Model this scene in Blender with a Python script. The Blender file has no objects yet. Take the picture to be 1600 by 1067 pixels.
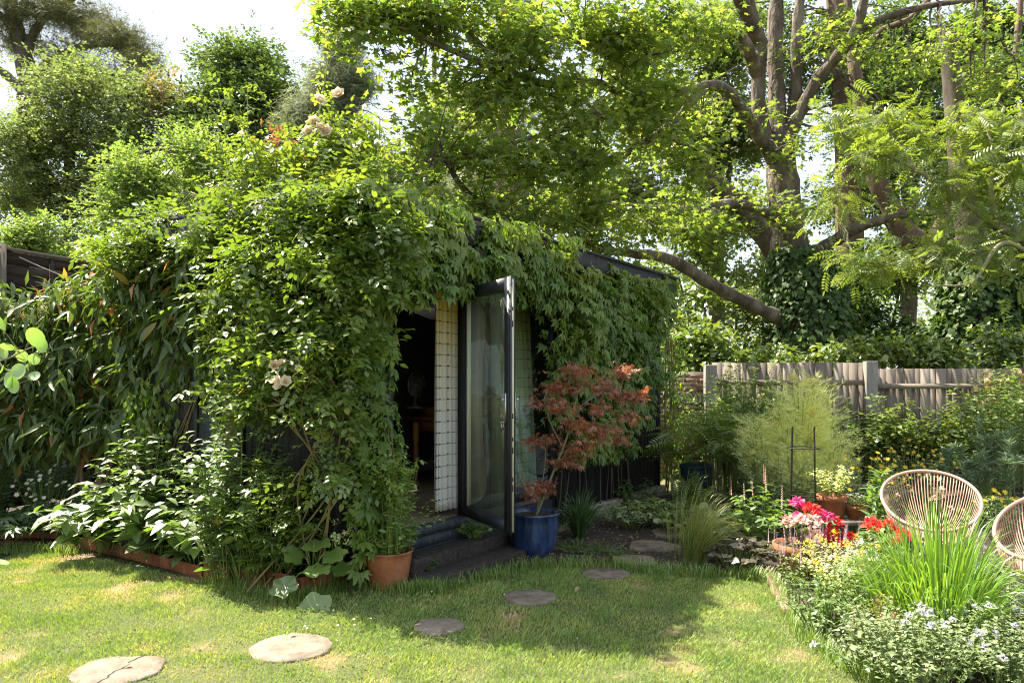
import bpy, math
import numpy as np
from mathutils import Vector, Matrix

# ------------------------------------------------------------------ camera, sky, sun, exposure
S = bpy.context.scene
COL = S.collection
F_PX, HORIZON, EYE = 1200.0, 595.0, 1.6          # lens in photo pixels, horizon row, eye height (m)
cam = bpy.data.cameras.new('camera'); cam_o = bpy.data.objects.new('camera', cam); COL.objects.link(cam_o)
cam.sensor_width = 36.0; cam.lens = 36.0 * F_PX / 1600.0
cam.shift_y = (HORIZON - 533.5) / 1600.0
cam.clip_start = 0.05; cam.clip_end = 600
cam_o.location = (0, 0, EYE); cam_o.rotation_euler = (math.radians(90), 0, 0)
S.camera = cam_o

SUN_EL, SUN_AZ = math.radians(56), math.radians(-66)     # azimuth measured from +Y towards +X
sun_dir = Vector((math.sin(SUN_AZ) * math.cos(SUN_EL), math.cos(SUN_AZ) * math.cos(SUN_EL), math.sin(SUN_EL)))
world = bpy.data.worlds.new('World'); S.world = world; world.use_nodes = True
wn, wl = world.node_tree.nodes, world.node_tree.links
wn.clear()
w_out = wn.new('ShaderNodeOutputWorld'); w_bg = wn.new('ShaderNodeBackground'); w_sky = wn.new('ShaderNodeTexSky')
w_sky.sky_type = 'NISHITA'; w_sky.sun_disc = False; w_sky.sun_elevation = SUN_EL; w_sky.sun_rotation = SUN_AZ
w_sky.air_density = 1.0; w_sky.dust_density = 2.2; w_sky.ozone_density = 1.2
w_tc = wn.new('ShaderNodeTexCoord'); w_map = wn.new('ShaderNodeMapping'); w_map.inputs['Scale'].default_value = (1.2, 1.2, 3.5)
w_noise = wn.new('ShaderNodeTexNoise'); w_noise.inputs['Scale'].default_value = 2.2; w_noise.inputs['Detail'].default_value = 7; w_noise.inputs['Roughness'].default_value = .62
w_ramp = wn.new('ShaderNodeValToRGB'); w_ramp.color_ramp.elements[0].position = .34; w_ramp.color_ramp.elements[1].position = .66
w_ramp.color_ramp.elements[0].color = (.68, .68, .68, 1); w_ramp.color_ramp.elements[1].color = (.94, .94, .94, 1)
w_mix = wn.new('ShaderNodeMix'); w_mix.data_type = 'RGBA'
w_mix.inputs['B'].default_value = (1.75, 1.86, 2.08, 1)                # thin white summer cloud
wl.new(w_tc.outputs['Generated'], w_map.inputs['Vector']); wl.new(w_map.outputs['Vector'], w_noise.inputs['Vector'])
wl.new(w_noise.outputs['Fac'], w_ramp.inputs['Fac']); wl.new(w_ramp.outputs['Color'], w_mix.inputs['Factor'])
wl.new(w_sky.outputs['Color'], w_mix.inputs['A']); wl.new(w_mix.outputs['Result'], w_bg.inputs['Color'])
w_bg.inputs['Strength'].default_value = 0.148
wl.new(w_bg.outputs['Background'], w_out.inputs['Surface'])
sun = bpy.data.lights.new('sun', 'SUN'); sun.energy = 4.2; sun.angle = math.radians(0.55); sun.color = (1.0, .93, .80)
sun_o = bpy.data.objects.new('sun', sun); COL.objects.link(sun_o)
sun_o.rotation_euler = sun_dir.to_track_quat('Z', 'Y').to_euler(); sun_o.location = (-20, 20, 40)
S.view_settings.view_transform = 'Standard'; S.view_settings.look = 'None'
S.view_settings.exposure = 1.98; S.view_settings.gamma = 1.0; S.view_settings.use_curve_mapping = False
S.render.engine = 'CYCLES'
cy = S.cycles
cy.use_denoising = True
try:
    cy.denoiser = 'OPENIMAGEDENOISE'; cy.denoising_input_passes = 'RGB_ALBEDO_NORMAL'; cy.denoising_prefilter = 'ACCURATE'
except Exception: pass
cy.max_bounces = 9; cy.diffuse_bounces = 6; cy.glossy_bounces = 3; cy.transmission_bounces = 6; cy.transparent_max_bounces = 10
cy.caustics_reflective = False; cy.caustics_refractive = False; cy.sample_clamp_indirect = 6
cy.use_adaptive_sampling = False; cy.filter_width = 1.1

# ------------------------------------------------------------------ small helpers
rng = np.random.default_rng(11)
A = np.array
def U(a, b, n=None): return rng.uniform(a, b, n)
def N(n, s=1.0): return rng.normal(0, s, (n, 3))
def nrm(v): return v / np.maximum(np.linalg.norm(v, axis=-1, keepdims=True), 1e-9)
def at(px, py, d):
    """point at depth d (m) seen at photo pixel px, py"""
    return A([(px - 800) / F_PX * d, d, EYE - (py - HORIZON) / F_PX * d])
def G(px, py, z=0.0):
    """point on the ground (height z) seen at photo pixel"""
    d = (EYE - z) * F_PX / (py - HORIZON); p = at(px, py, d); p[2] = z; return p
def to_px(p):
    p = np.asarray(p); d = np.maximum(p[..., 1], .05)
    return np.stack([800 + F_PX * p[..., 0] / d, HORIZON - F_PX * (p[..., 2] - EYE) / d], -1)
def vnoise(x, y, sc, seed=0):
    """smooth value noise 0..1"""
    r = np.random.default_rng(seed).random((64, 64)); x = np.asarray(x) / sc; y = np.asarray(y) / sc
    xi = np.floor(x).astype(int); yi = np.floor(y).astype(int); fx = x - xi; fy = y - yi
    fx = fx * fx * (3 - 2 * fx); fy = fy * fy * (3 - 2 * fy); g = lambda a, b: r[a % 64, b % 64]
    return (g(xi, yi) * (1 - fx) + g(xi + 1, yi) * fx) * (1 - fy) + (g(xi, yi + 1) * (1 - fx) + g(xi + 1, yi + 1) * fx) * fy
def in_poly(x, y, poly):
    ins = np.zeros(len(x), bool); j = len(poly) - 1
    for i in range(len(poly)):
        xi, yi = poly[i][:2]; xj, yj = poly[j][:2]
        c = ((yi > y) != (yj > y)) & (x < (xj - xi) * (y - yi) / (yj - yi + 1e-12) + xi); ins ^= c; j = i
    return ins

class MB:
    """collects triangles and quads into one mesh"""
    def __init__(s): s.v, s.f3, s.f4, s.r, s.n = [], [], [], [], 0
    def add(s, V, F, r=0.5):
        V = np.asarray(V, float).reshape(-1, 3)
        if not isinstance(F, (list, tuple)) or (len(F) and np.ndim(F[0]) < 2): F = [F]
        for f in F:
            f = np.asarray(f, int)
            if f.size: (s.f3 if f.shape[1] == 3 else s.f4).append(f + s.n)
        s.v.append(V); s.r.append(np.broadcast_to(np.asarray(r, float), (len(V),))); s.n += len(V); return s
    def mesh(s, name, mat, off=(0, 0, 0), smooth=False):
        V = np.concatenate(s.v) - A(off); R = np.concatenate(s.r).astype(np.float32)
        f3 = np.concatenate(s.f3) if s.f3 else np.zeros((0, 3), int); f4 = np.concatenate(s.f4) if s.f4 else np.zeros((0, 4), int)
        m = bpy.data.meshes.new(name); m.vertices.add(len(V)); m.vertices.foreach_set('co', V.astype(np.float32).ravel())
        m.loops.add(f3.size + f4.size); m.loops.foreach_set('vertex_index', np.concatenate([f3.ravel(), f4.ravel()]).astype(np.int32))
        m.polygons.add(len(f3) + len(f4))
        m.polygons.foreach_set('loop_start', np.concatenate([np.arange(len(f3)) * 3, f3.size + np.arange(len(f4)) * 4]).astype(np.int32))
        a = m.attributes.new('rnd', 'FLOAT', 'POINT'); a.data.foreach_set('value', R)
        if smooth: m.polygons.foreach_set('use_smooth', np.ones(len(f3) + len(f4), bool))
        m.update(calc_edges=True); m.materials.append(mat); return m
    def build(s, name, mat, parent=None, kind=None, smooth=False):
        if not s.v: return None
        off = parent_loc(parent)
        o = bpy.data.objects.new(name, s.mesh(name, mat, off, smooth)); COL.objects.link(o)
        if parent is not None: o.parent = parent
        if kind: o['kind'] = kind
        return o
def parent_loc(p):
    l = A([0., 0., 0.])
    while p is not None: l = l + A(p.location); p = p.parent
    return l
def tag(o, label, cat=None, group=None, kind=None):
    if label: o['label'] = label
    if cat: o['category'] = cat
    if group: o['group'] = group
    if kind: o['kind'] = kind
    return o
def thing(name, label, cat, loc, group=None):
    o = bpy.data.objects.new(name, None); COL.objects.link(o); o.location = [float(c) for c in loc]; o.empty_display_size = .1
    return tag(o, label, cat, group)

# ------------------------------------------------------------------ shapes
def box8(c):   # 8 corners: bottom ring then top ring
    return A(c), A([[3, 2, 1, 0], [4, 5, 6, 7], [0, 1, 5, 4], [1, 2, 6, 5], [2, 3, 7, 6], [3, 0, 4, 7]])
def box(x0, x1, y0, y1, z0, z1):
    return box8([(x0, y0, z0), (x1, y0, z0), (x1, y1, z0), (x0, y1, z0), (x0, y0, z1), (x1, y0, z1), (x1, y1, z1), (x0, y1, z1)])
def tubes(P, R, sides=5, cap=True):
    """P (n,m,3) curves, R (n,m) radii -> verts, quads"""
    P = np.asarray(P, float); R = np.asarray(R, float)
    if P.ndim == 2: P = P[None]; R = R[None]
    n, m, _ = P.shape; R = np.broadcast_to(R, (n, m))
    T = np.gradient(P, axis=1); T = nrm(T)
    mean = nrm(T.mean(1)); ref = np.where(np.abs(mean[:, 2:3]) > .8, A([[1., 0, 0]]), A([[0, 0, 1.]]))[:, None]
    X = nrm(np.cross(T, ref)); Y = np.cross(T, X)
    a = np.arange(sides) * 2 * np.pi / sides
    V = P[:, :, None] + R[:, :, None, None] * (np.cos(a)[:, None] * X[:, :, None] + np.sin(a)[:, None] * Y[:, :, None])
    i = np.arange(m - 1)[:, None] * sides; j = np.arange(sides)[None]; k = (j + 1) % sides
    q = np.stack([i + j, i + k, i + sides + k, i + sides + j], -1).reshape(-1, 4)
    F = [(q[None] + (np.arange(n) * m * sides)[:, None, None]).reshape(-1, 4)]
    if cap and sides == 4: F.append((A([[3, 2, 1, 0]])[None] + (np.arange(n) * m * sides)[:, None, None]).reshape(-1, 4))
    return V.reshape(-1, 3), F
def smooth_line(pts, m):
    """Catmull-Rom through pts, m samples"""
    p = np.asarray(pts, float); p = np.vstack([2 * p[0] - p[1], p, 2 * p[-1] - p[-2]]); k = len(p) - 3
    t = np.linspace(0, k - 1e-6, m); i = t.astype(int); f = (t - i)[:, None]
    a, b, c, d = p[i], p[i + 1], p[i + 2], p[i + 3]
    return .5 * (2 * b + (c - a) * f + (2 * a - 5 * b + 4 * c - d) * f ** 2 + (3 * b - a - 3 * c + d) * f ** 3)
def bez(P0, P1, P2, m):
    t = np.linspace(0, 1, m)[None, :, None]
    return P0[:, None] * (1 - t) ** 2 + 2 * P1[:, None] * t * (1 - t) + P2[:, None] * t ** 2
def lathe(prof, c, sides=32, sx=1.0):
    """prof list of (r, z)"""
    p = A(prof, dtype=float); a = np.arange(sides) * 2 * np.pi / sides; m = len(p)
    V = np.stack([p[:, 0:1] * np.cos(a) * sx, p[:, 0:1] * np.sin(a), np.repeat(p[:, 1:2], sides, 1)], -1).reshape(-1, 3) + A(c)
    i = np.arange(m - 1)[:, None] * sides; j = np.arange(sides)[None]; k = (j + 1) % sides
    return V, np.stack([i + j, i + k, i + sides + k, i + sides + j], -1).reshape(-1, 4)

# ------------------------------------------------------------------ leaf shapes (stem at origin, growing +Y, face +Z, about 1 long)
def T_leaf(w=.5, fold=.12, curl=.15, detail=1):
    if detail == 0:
        return A([(0, 0, 0), (w * .5, .42, fold), (0, .45, 0), (-w * .5, .42, fold), (0, 1, -curl)]), A([[0, 1, 2], [2, 1, 4], [0, 2, 3], [2, 4, 3]])
    v = [(0, 0, 0)]
    for y, ww in ((.22, .75), (.5, 1.), (.78, .6)):
        z = -curl * y * y
        v += [(-w * .5 * ww, y - .03, fold * ww + z), (0, y, z), (w * .5 * ww, y - .03, fold * ww + z)]
    v += [(0, 1, -curl)]
    f = [[0, 2, 1], [0, 3, 2]]
    for k in (1, 4): f += [[k, k + 1, k + 4], [k, k + 4, k + 3], [k + 1, k + 2, k + 5], [k + 1, k + 5, k + 4]]
    f += [[7, 8, 10], [8, 9, 10]]
    return A(v), A(f)
def T_join(parts):
    vs, fs, n = [], [], 0
    for v, f in parts: vs.append(v); fs.append(f + n); n += len(v)
    return np.concatenate(vs), np.concatenate(fs)
def T_xf(t, ang=0, s=1, off=(0, 0, 0), tilt=0, roll=0):
    v, f = t; v = v * s
    c, q = math.cos(roll), math.sin(roll); v = v @ A([[c, 0, -q], [0, 1, 0], [q, 0, c]])
    c, q = math.cos(tilt), math.sin(tilt); v = v @ A([[1, 0, 0], [0, c, q], [0, -q, c]])
    c, q = math.cos(ang), math.sin(ang); v = v @ A([[c, q, 0], [-q, c, 0], [0, 0, 1]])
    return v + A(off), f
def T_palm(n=5, spread=2.2, w=.34, small=.62, detail=0, stalk=.25, droop=.15):
    """hand-shaped compound leaf"""
    ps = []
    for k in range(n):
        a = (k / (n - 1) - .5) * spread; s = (1 - (1 - small) * abs(2 * k / (n - 1) - 1)) * .75
        ps.append(T_xf(T_leaf(w, .06, .16, detail), -a, s, (0, stalk, 0), tilt=-droop * (.5 + abs(a) * .4)))
    return T_join(ps)
def T_lobed(tips, notch, cup=.1, base=.12, detail=False):
    """lobed leaf: tips / notches are (angle, length) from the stalk joint"""
    pts = []
    for k, (a, l) in enumerate(tips):
        if detail: pts += [(a - .16, l * .74), (a - .05, l * .86), (a, l), (a + .05, l * .86), (a + .16, l * .74)]
        else: pts.append((a, l))
        if k < len(notch): pts.append(notch[k])
    o = A([(math.sin(a) * l, math.cos(a) * l + .3, -cup * l * l + (.05 if k % 2 else -.02)) for k, (a, l) in enumerate(pts)])
    v = np.vstack([[(0, .3 + base, .03)], [(0, .22, 0)], o]); n = len(o)
    f = [[0, 2 + k, 3 + k] for k in range(n - 1)] + [[0, 1, 2], [0, n + 1, 1]]
    return v * A([.78, .78, .78]), A(f)[:, ::-1]
SY_T = [(-1.85, .5), (-.92, .85), (0, 1.0), (.92, .85), (1.85, .5)]; SY_N = [(-1.35, .36), (-.45, .46), (.45, .46), (1.35, .36)]
def T_pinnate(n=6, w=.34, ll=.3, terminal=True, detail=0, droop=.25):
    ps = []
    for k in range(n):
        y = .18 + .8 * k / n; s = ll * (1 - .35 * abs(k / n - .4))
        for sd in (-1, 1): ps.append(T_xf(T_leaf(w, .05, .12, detail), -sd * 1.15, s, (0, y, -droop * y * y), tilt=-.15))
    if terminal: ps.append(T_xf(T_leaf(w, .05, .12, detail), 0, ll, (0, .96, -droop * .92)))
    ps.append((A([(-.008, 0, 0), (.008, 0, 0), (.004, 1, -droop), (-.004, 1, -droop)]), A([[0, 1, 2], [0, 2, 3]])))
    return T_join(ps)
def T_round(n=9, cup=.08, wav=0.0):
    a = np.linspace(0, 2 * np.pi, n, endpoint=False) - np.pi / 2
    r = .5 * (1 + wav * np.cos(a * 5))
    v = np.vstack([[(0, .5, -cup)], np.stack([np.cos(a) * r, .5 + np.sin(a) * r, wav * .4 * np.sin(a * 7)], -1)])
    return v, A([[0, 1 + k, 1 + (k + 1) % n] for k in range(n)])
def T_flower(n=6, w=.5, tilt=.35, centre=True):
    ps = [T_xf(T_leaf(w, .04, .1, 0), k * 2 * math.pi / n, .5, (0, 0, 0), tilt=tilt) for k in range(n)]
    return T_join(ps)
def T_ball(n=26, w=.75, s=.32, flat=.75, seed=1):
    """dense head of small petals"""
    r = np.random.default_rng(seed); ps = []
    for k in range(n):
        z = 1 - 1.5 * (k + .5) / n; a = k * 2.4; q = math.sqrt(max(0, 1 - z * z))
        d = A([q * math.cos(a), q * math.sin(a), z * flat])
        ps.append(T_xf(T_leaf(w, .05, .1, 0), r.uniform(0, 6.3), s, tuple(d * .36), tilt=r.uniform(-.7, .7)))
        ps.append(T_xf(T_leaf(w, .05, .1, 0), r.uniform(0, 6.3), s, tuple(d * .34), tilt=r.uniform(.3, 1.2)))
    return T_join(ps)
def T_rose():
    ps = []
    for n, s, t, ph in ((6, .5, .35, 0), (6, .42, .8, .4), (5, .33, 1.15, .2), (4, .24, 1.35, .7)):
        ps += [T_xf(T_leaf(.95, .14, -.25, 1), k * 2 * math.pi / n + ph, s, (0, 0, .02), tilt=t) for k in range(n)]
    return T_join(ps)
def T_spike(n=34, w=.05):
    """flower spike along +Z"""
    ps = []
    for k in range(n):
        z = k / n; s = .11 * (1 - .6 * z)
        ps.append(T_xf(T_leaf(.6, .05, .1, 0), k * 2.1, s, (0, 0, z), tilt=.5))
    return T_join(ps)
def T_fine(n=22, seed=3, L=.4):
    """thread-like feathery leaf"""
    r = np.random.default_rng(seed); ps = []
    for k in range(n):
        y = r.uniform(.1, .95); a = r.uniform(-1.1, 1.1); l = L * r.uniform(.5, 1)
        t = r.uniform(-.7, .7); ps.append(T_xf((A([(-.024, 0, 0), (.024, 0, 0), (0, 1, 0)]), A([[0, 1, 2]])), a, l, (0, y, r.uniform(-.03, .03)), tilt=t, roll=r.uniform(0, 3)))
    ps.append((A([(-.008, 0, 0), (.008, 0, 0), (0, 1, 0)]), A([[0, 1, 2]])))
    return T_join(ps)

def frames(fwd, up):
    y = nrm(fwd); z = up - (up * y).sum(-1, keepdims=True) * y; z = nrm(z); x = np.cross(y, z); return x, y, z
def inst(T, pos, fwd, up, sc, rnd):
    v, f = T; x, y, z = frames(fwd, up); n, k = len(pos), len(v)
    V = pos[:, None] + sc[:, None, None] * (v[None, :, 0:1] * x[:, None] + v[None, :, 1:2] * y[:, None] + v[None, :, 2:3] * z[:, None])
    Fi = f[None] + (np.arange(n) * k)[:, None, None]
    return V.reshape(-1, 3), Fi.reshape(-1, 3), np.repeat(rnd, k)
def pick_single(pos, sc, K, cell=7.0):
    """indices of the K leaves that show largest from the viewpoint (nearest of each small cell)"""
    p = to_px(pos); d = pos[:, 1]; ok = (p[:, 0] > 4) & (p[:, 0] < 1596) & (p[:, 1] > 4) & (p[:, 1] < 1063) & (d > .5)
    idx = np.nonzero(ok)[0]
    if not len(idx): return idx
    key = (p[idx, 0] // cell).astype(int) * 4096 + (p[idx, 1] // cell).astype(int)
    o = np.lexsort((d[idx], key)); first = np.r_[True, key[o][1:] != key[o][:-1]]; idx = idx[o][first]
    return idx[np.argsort(-(sc[idx] / d[idx]))[:K]]
def foliage(parent, T, mat, pos, fwd, up, sc, rnd, single=0, name='leaf', mass='foliage', Tbig=None, cell=7.0):
    sc = np.broadcast_to(np.asarray(sc, float), (len(pos),)).copy(); rnd = np.clip(np.broadcast_to(rnd, (len(pos),)), 0, 1)
    keep = np.ones(len(pos), bool)
    if 'flower' in name: fwd = nrm(np.cross(up, fwd))      # blooms face along up
    if single:
        idx = pick_single(pos, sc, single, cell); keep[idx] = False
        Tb = Tbig or T; vars_ = []
        for k in range(6):
            v, f = Tb; vars_.append(MB().add(v, f, (k + .5) / 6).mesh(name, mat, smooth=True))
        x, y, z = frames(fwd[idx], up[idx]); off = parent_loc(parent)
        for j, i in enumerate(idx):
            o = bpy.data.objects.new(name, vars_[min(5, int(rnd[i] * 6))]); COL.objects.link(o); o.parent = parent
            s = sc[i]; l = pos[i] - off
            o.matrix_basis = Matrix([[x[j, 0] * s, y[j, 0] * s, z[j, 0] * s, l[0]], [x[j, 1] * s, y[j, 1] * s, z[j, 1] * s, l[1]],
                                     [x[j, 2] * s, y[j, 2] * s, z[j, 2] * s, l[2]], [0, 0, 0, 1]])
    if keep.any():
        V, Fi, R = inst(T, pos[keep], fwd[keep], up[keep], sc[keep], rnd[keep])
        MB().add(V, Fi, R).build(mass, mat, parent, 'stuff', True)

# ------------------------------------------------------------------ materials
def newmat(name):
    m = bpy.data.materials.new(name); m.use_nodes = True; nt = m.node_tree; nt.nodes.clear()
    out = nt.nodes.new('ShaderNodeOutputMaterial'); return m, nt.nodes, nt.links, out
def ramp(nodes, cols, pos=None):
    r = nodes.new('ShaderNodeValToRGB'); e = r.color_ramp.elements
    while len(e) < len(cols): e.new(.5)
    for k, c in enumerate(cols):
        e[k].position = (pos[k] if pos else k / max(1, len(cols) - 1)); e[k].color = (*c, 1)
    return r
LEAF_GAIN = 1.7
def leaf_tone(q):
    y = .25 * q[0] + .68 * q[1] + .07 * q[2]; return tuple(LEAF_GAIN * (c * .88 + y * w * .12) for c, w in zip(q, (1.15, .95, .75)))
def leafmat(name, cols, tint=(1.9, 1.75, .7), tf=.42, gloss=.06, rough=.38, pos=None, gain=True):
    """leaf: diffuse + light passing through the blade + waxy sheen"""
    m, n, l, out = newmat(name)
    at_ = n.new('ShaderNodeAttribute'); at_.attribute_name = 'rnd'
    cols = [leaf_tone(q) for q in cols] if gain else cols
    r = ramp(n, cols, pos); l.new(at_.outputs['Fac'], r.inputs['Fac'])
    d = n.new('ShaderNodeBsdfDiffuse'); t = n.new('ShaderNodeBsdfTranslucent'); g = n.new('ShaderNodeBsdfGlossy')
    vm = n.new('ShaderNodeVectorMath'); vm.operation = 'MULTIPLY'; vm.inputs[1].default_value = tint
    l.new(r.outputs['Color'], d.inputs['Color']); l.new(r.outputs['Color'], vm.inputs[0]); l.new(vm.outputs['Vector'], t.inputs['Color'])
    m1 = n.new('ShaderNodeMixShader'); m1.inputs['Fac'].default_value = tf
    l.new(d.outputs[0], m1.inputs[1]); l.new(t.outputs[0], m1.inputs[2])
    lw = n.new('ShaderNodeLayerWeight'); lw.inputs['Blend'].default_value = .35
    mr = n.new('ShaderNodeMapRange'); mr.inputs['To Min'].default_value = gloss; mr.inputs['To Max'].default_value = min(.6, gloss * 2.4)
    l.new(lw.outputs['Facing'], mr.inputs['Value'])
    g.inputs['Roughness'].default_value = rough; g.inputs['Color'].default_value = (1, .97, .88, 1)
    m2 = n.new('ShaderNodeMixShader'); l.new(mr.outputs['Result'], m2.inputs['Fac']); l.new(m1.outputs[0], m2.inputs[1]); l.new(g.outputs[0], m2.inputs[2])
    l.new(m2.outputs[0], out.inputs['Surface']); return m
def surf(name, cols, rough=.7, scale=6.0, stretch=(1, 1, 1), bump=.0, bscale=None, bdist=.02, metal=0.0, spec=.4, detail=6, pos=None, rnd=0.0, coat=0.0):
    """painted / grained / stony surface driven by noise"""
    m, n, l, out = newmat(name)
    b = n.new('ShaderNodeBsdfPrincipled'); tc = n.new('ShaderNodeTexCoord'); mp = n.new('ShaderNodeMapping'); mp.inputs['Scale'].default_value = stretch
    no = n.new('ShaderNodeTexNoise'); no.inputs['Scale'].default_value = scale; no.inputs['Detail'].default_value = detail; no.inputs['Roughness'].default_value = .62
    l.new(tc.outputs['Object'], mp.inputs['Vector']); l.new(mp.outputs['Vector'], no.inputs['Vector'])
    r = ramp(n, cols, pos or [.3 + .4 * k / max(1, len(cols) - 1) for k in range(len(cols))])
    if rnd:
        oi = n.new('ShaderNodeObjectInfo'); ma = n.new('ShaderNodeMath'); ma.operation = 'MULTIPLY_ADD'; ma.inputs[1].default_value = rnd; 
        l.new(oi.outputs['Random'], ma.inputs[0]); l.new(no.outputs['Fac'], ma.inputs[2])
        mb = n.new('ShaderNodeMath'); mb.operation = 'SUBTRACT'; mb.inputs[1].default_value = rnd * .5; l.new(ma.outputs[0], mb.inputs[0]); l.new(mb.outputs[0], r.inputs['Fac'])
    else: l.new(no.outputs['Fac'], r.inputs['Fac'])
    l.new(r.outputs['Color'], b.inputs['Base Color']); b.inputs['Roughness'].default_value = rough; b.inputs['Metallic'].default_value = metal
    b.inputs['Specular IOR Level'].default_value = spec
    if coat: b.inputs['Coat Weight'].default_value = coat; b.inputs['Coat Roughness'].default_value = .12
    if bump:
        n2 = n.new('ShaderNodeTexNoise'); n2.inputs['Scale'].default_value = bscale or scale * 3; n2.inputs['Detail'].default_value = 8
        l.new(mp.outputs['Vector'], n2.inputs['Vector']); bp = n.new('ShaderNodeBump'); bp.inputs['Strength'].default_value = bump; bp.inputs['Distance'].default_value = bdist
        l.new(n2.outputs['Fac'], bp.inputs['Height']); l.new(bp.outputs['Normal'], b.inputs['Normal'])
    l.new(b.outputs[0], out.inputs['Surface']); return m
def glassmat(name, tint, refl=.06):
    m, n, l, out = newmat(name)
    t = n.new('ShaderNodeBsdfTransparent'); t.inputs['Color'].default_value = (*tint, 1)
    g = n.new('ShaderNodeBsdfGlossy'); g.inputs['Roughness'].default_value = .01
    lw = n.new('ShaderNodeLayerWeight'); lw.inputs['Blend'].default_value = .25; mr = n.new('ShaderNodeMapRange')
    mr.inputs['To Min'].default_value = refl; mr.inputs['To Max'].default_value = .5
    l.new(lw.outputs['Facing'], mr.inputs['Value']); mx = n.new('ShaderNodeMixShader'); l.new(mr.outputs['Result'], mx.inputs['Fac'])
    l.new(t.outputs[0], mx.inputs[1]); l.new(g.outputs[0], mx.inputs[2]); l.new(mx.outputs[0], out.inputs['Surface']); return m

M = {}
M['sycamore'] = leafmat('sycamore_leaf', [(.045, .095, .014), (.085, .14, .022), (.13, .18, .035), (.20, .21, .05)], (1.5, 1.48, .62), .58, .03, .42)
M['farleaf'] = leafmat('distant_leaf', [(.065, .095, .032), (.11, .145, .048), (.17, .195, .07)], (1.4, 1.5, .8), .42, .025, .5)  # leaf colour lightened to stand in for haze over the distant trees
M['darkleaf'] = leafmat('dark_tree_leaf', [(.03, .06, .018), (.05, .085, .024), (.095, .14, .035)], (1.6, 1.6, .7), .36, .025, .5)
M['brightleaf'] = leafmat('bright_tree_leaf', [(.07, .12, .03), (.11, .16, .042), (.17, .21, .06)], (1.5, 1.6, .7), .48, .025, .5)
M['pineleaf'] = leafmat('pine_needles', [(.05, .07, .025), (.085, .10, .035), (.12, .12, .045)], (1.4, 1.3, .8), .3, .05, .5)
M['cypress'] = leafmat('weeping_cypress_spray', [(.08, .105, .06), (.125, .15, .085), (.18, .20, .115)], (1.5, 1.5, 1.0), .5, .02, .5)
M['pinnate'] = leafmat('pinnate_leaf', [(.075, .125, .022), (.105, .155, .03), (.14, .18, .04)], (1.8, 1.7, .6), .48, .04, .4)
M['creeper'] = leafmat('creeper_leaf', [(.028, .068, .009), (.05, .105, .012), (.08, .14, .016), (.14, .18, .024)], (1.9, 1.9, .6), .42, .03, .45)
M['rose'] = leafmat('rose_leaf', [(.035, .075, .012), (.065, .115, .018), (.11, .16, .026), (.17, .17, .03), (.22, .11, .03)], (2., 1.9, .6), .42, .055, .34, pos=[0, .4, .85, .95, 1])
M['clematis'] = leafmat('evergreen_clematis_leaf', [(.025, .055, .014), (.045, .085, .018), (.075, .12, .022), (.15, .15, .03), (.26, .10, .035)], (1.9, 1.8, .6), .40, .035, .4, pos=[0, .45, .8, .9, .97])
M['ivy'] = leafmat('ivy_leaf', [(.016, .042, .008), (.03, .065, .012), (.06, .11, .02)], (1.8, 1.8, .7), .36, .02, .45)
M['under'] = leafmat('understorey_leaf', [(.03, .065, .014), (.055, .10, .02), (.095, .15, .028), (.16, .18, .03)], (1.9, 1.8, .6), .42, .07, .38)
M['bigleaf'] = leafmat('soft_grey_green_leaf', [(.05, .095, .022), (.07, .125, .028), (.10, .16, .038)], (1.8, 1.9, .6), .40, .11, .46)
M['herb'] = leafmat('herb_leaf', [(.045, .10, .02), (.07, .14, .024), (.11, .18, .03)], (1.9, 1.8, .6), .42, .07, .4)
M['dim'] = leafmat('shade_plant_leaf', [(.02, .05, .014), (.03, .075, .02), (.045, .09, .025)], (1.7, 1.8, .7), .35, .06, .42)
M['pea'] = leafmat('sweet_pea_leaf', [(.10, .18, .04), (.15, .23, .05), (.21, .27, .06)], (1.8, 1.8, .6), .42, .05, .45)
M['grassb'] = leafmat('grass_blade', [(.06, .15, .018), (.09, .19, .02), (.14, .23, .03)], (1.9, 1.8, .5), .45, .06, .4)
M['fineg'] = leafmat('fine_grass_blade', [(.07, .12, .02), (.12, .17, .03), (.22, .21, .06)], (1.7, 1.6, .6), .42, .05, .45)
M['acer'] = leafmat('red_maple_leaf', [(.095, .055, .022), (.185, .068, .036), (.26, .085, .045), (.31, .155, .05)], (1.7, 1.25, .7), .42, .05, .4)
M['fennel'] = leafmat('fennel_leaf', [(.32, .38, .19), (.40, .45, .22), (.50, .50, .24)], (1.6, 1.5, .6), .4, .03, .5)
M['euph'] = leafmat('euphorbia_leaf', [(.06, .11, .06), (.09, .15, .08), (.13, .18, .09)], (1.5, 1.6, .7), .32, .08, .4)
M['vari'] = leafmat('variegated_leaf', [(.06, .12, .04), (.10, .16, .06), (.30, .34, .20)], (1.5, 1.5, .7), .35, .06, .42)
M['grey'] = leafmat('catmint_leaf', [(.07, .12, .045), (.11, .16, .06), (.17, .21, .09)], (1.5, 1.5, .7), .35, .05, .5)
M['heuch'] = leafmat('bronze_leaf', [(.022, .032, .018), (.04, .034, .022), (.06, .042, .03)], (1.6, 1.4, .9), .3, .08, .38)
M['euca'] = leafmat('eucalyptus_leaf', [(.10, .19, .06), (.13, .23, .06), (.17, .25, .09)], (1.6, 1.8, .6), .45, .08, .4)
M['brownleaf'] = leafmat('withered_leaf', [(.14, .09, .04), (.22, .145, .065), (.31, .22, .11)], (1.5, 1.3, .8), .35, .03, .5)
M['red'] = leafmat('red_petal', [(.55, .01, .012), (.70, .02, .015), (.80, .05, .03)], (1.3, 1.2, 1.2), .35, .03, .5, gain=False)
M['pink'] = leafmat('pale_pink_petal', [(.75, .36, .30), (.82, .48, .40), (.85, .62, .52)], (1.1, 1.1, 1.1), .35, .03, .5, gain=False)
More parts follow.
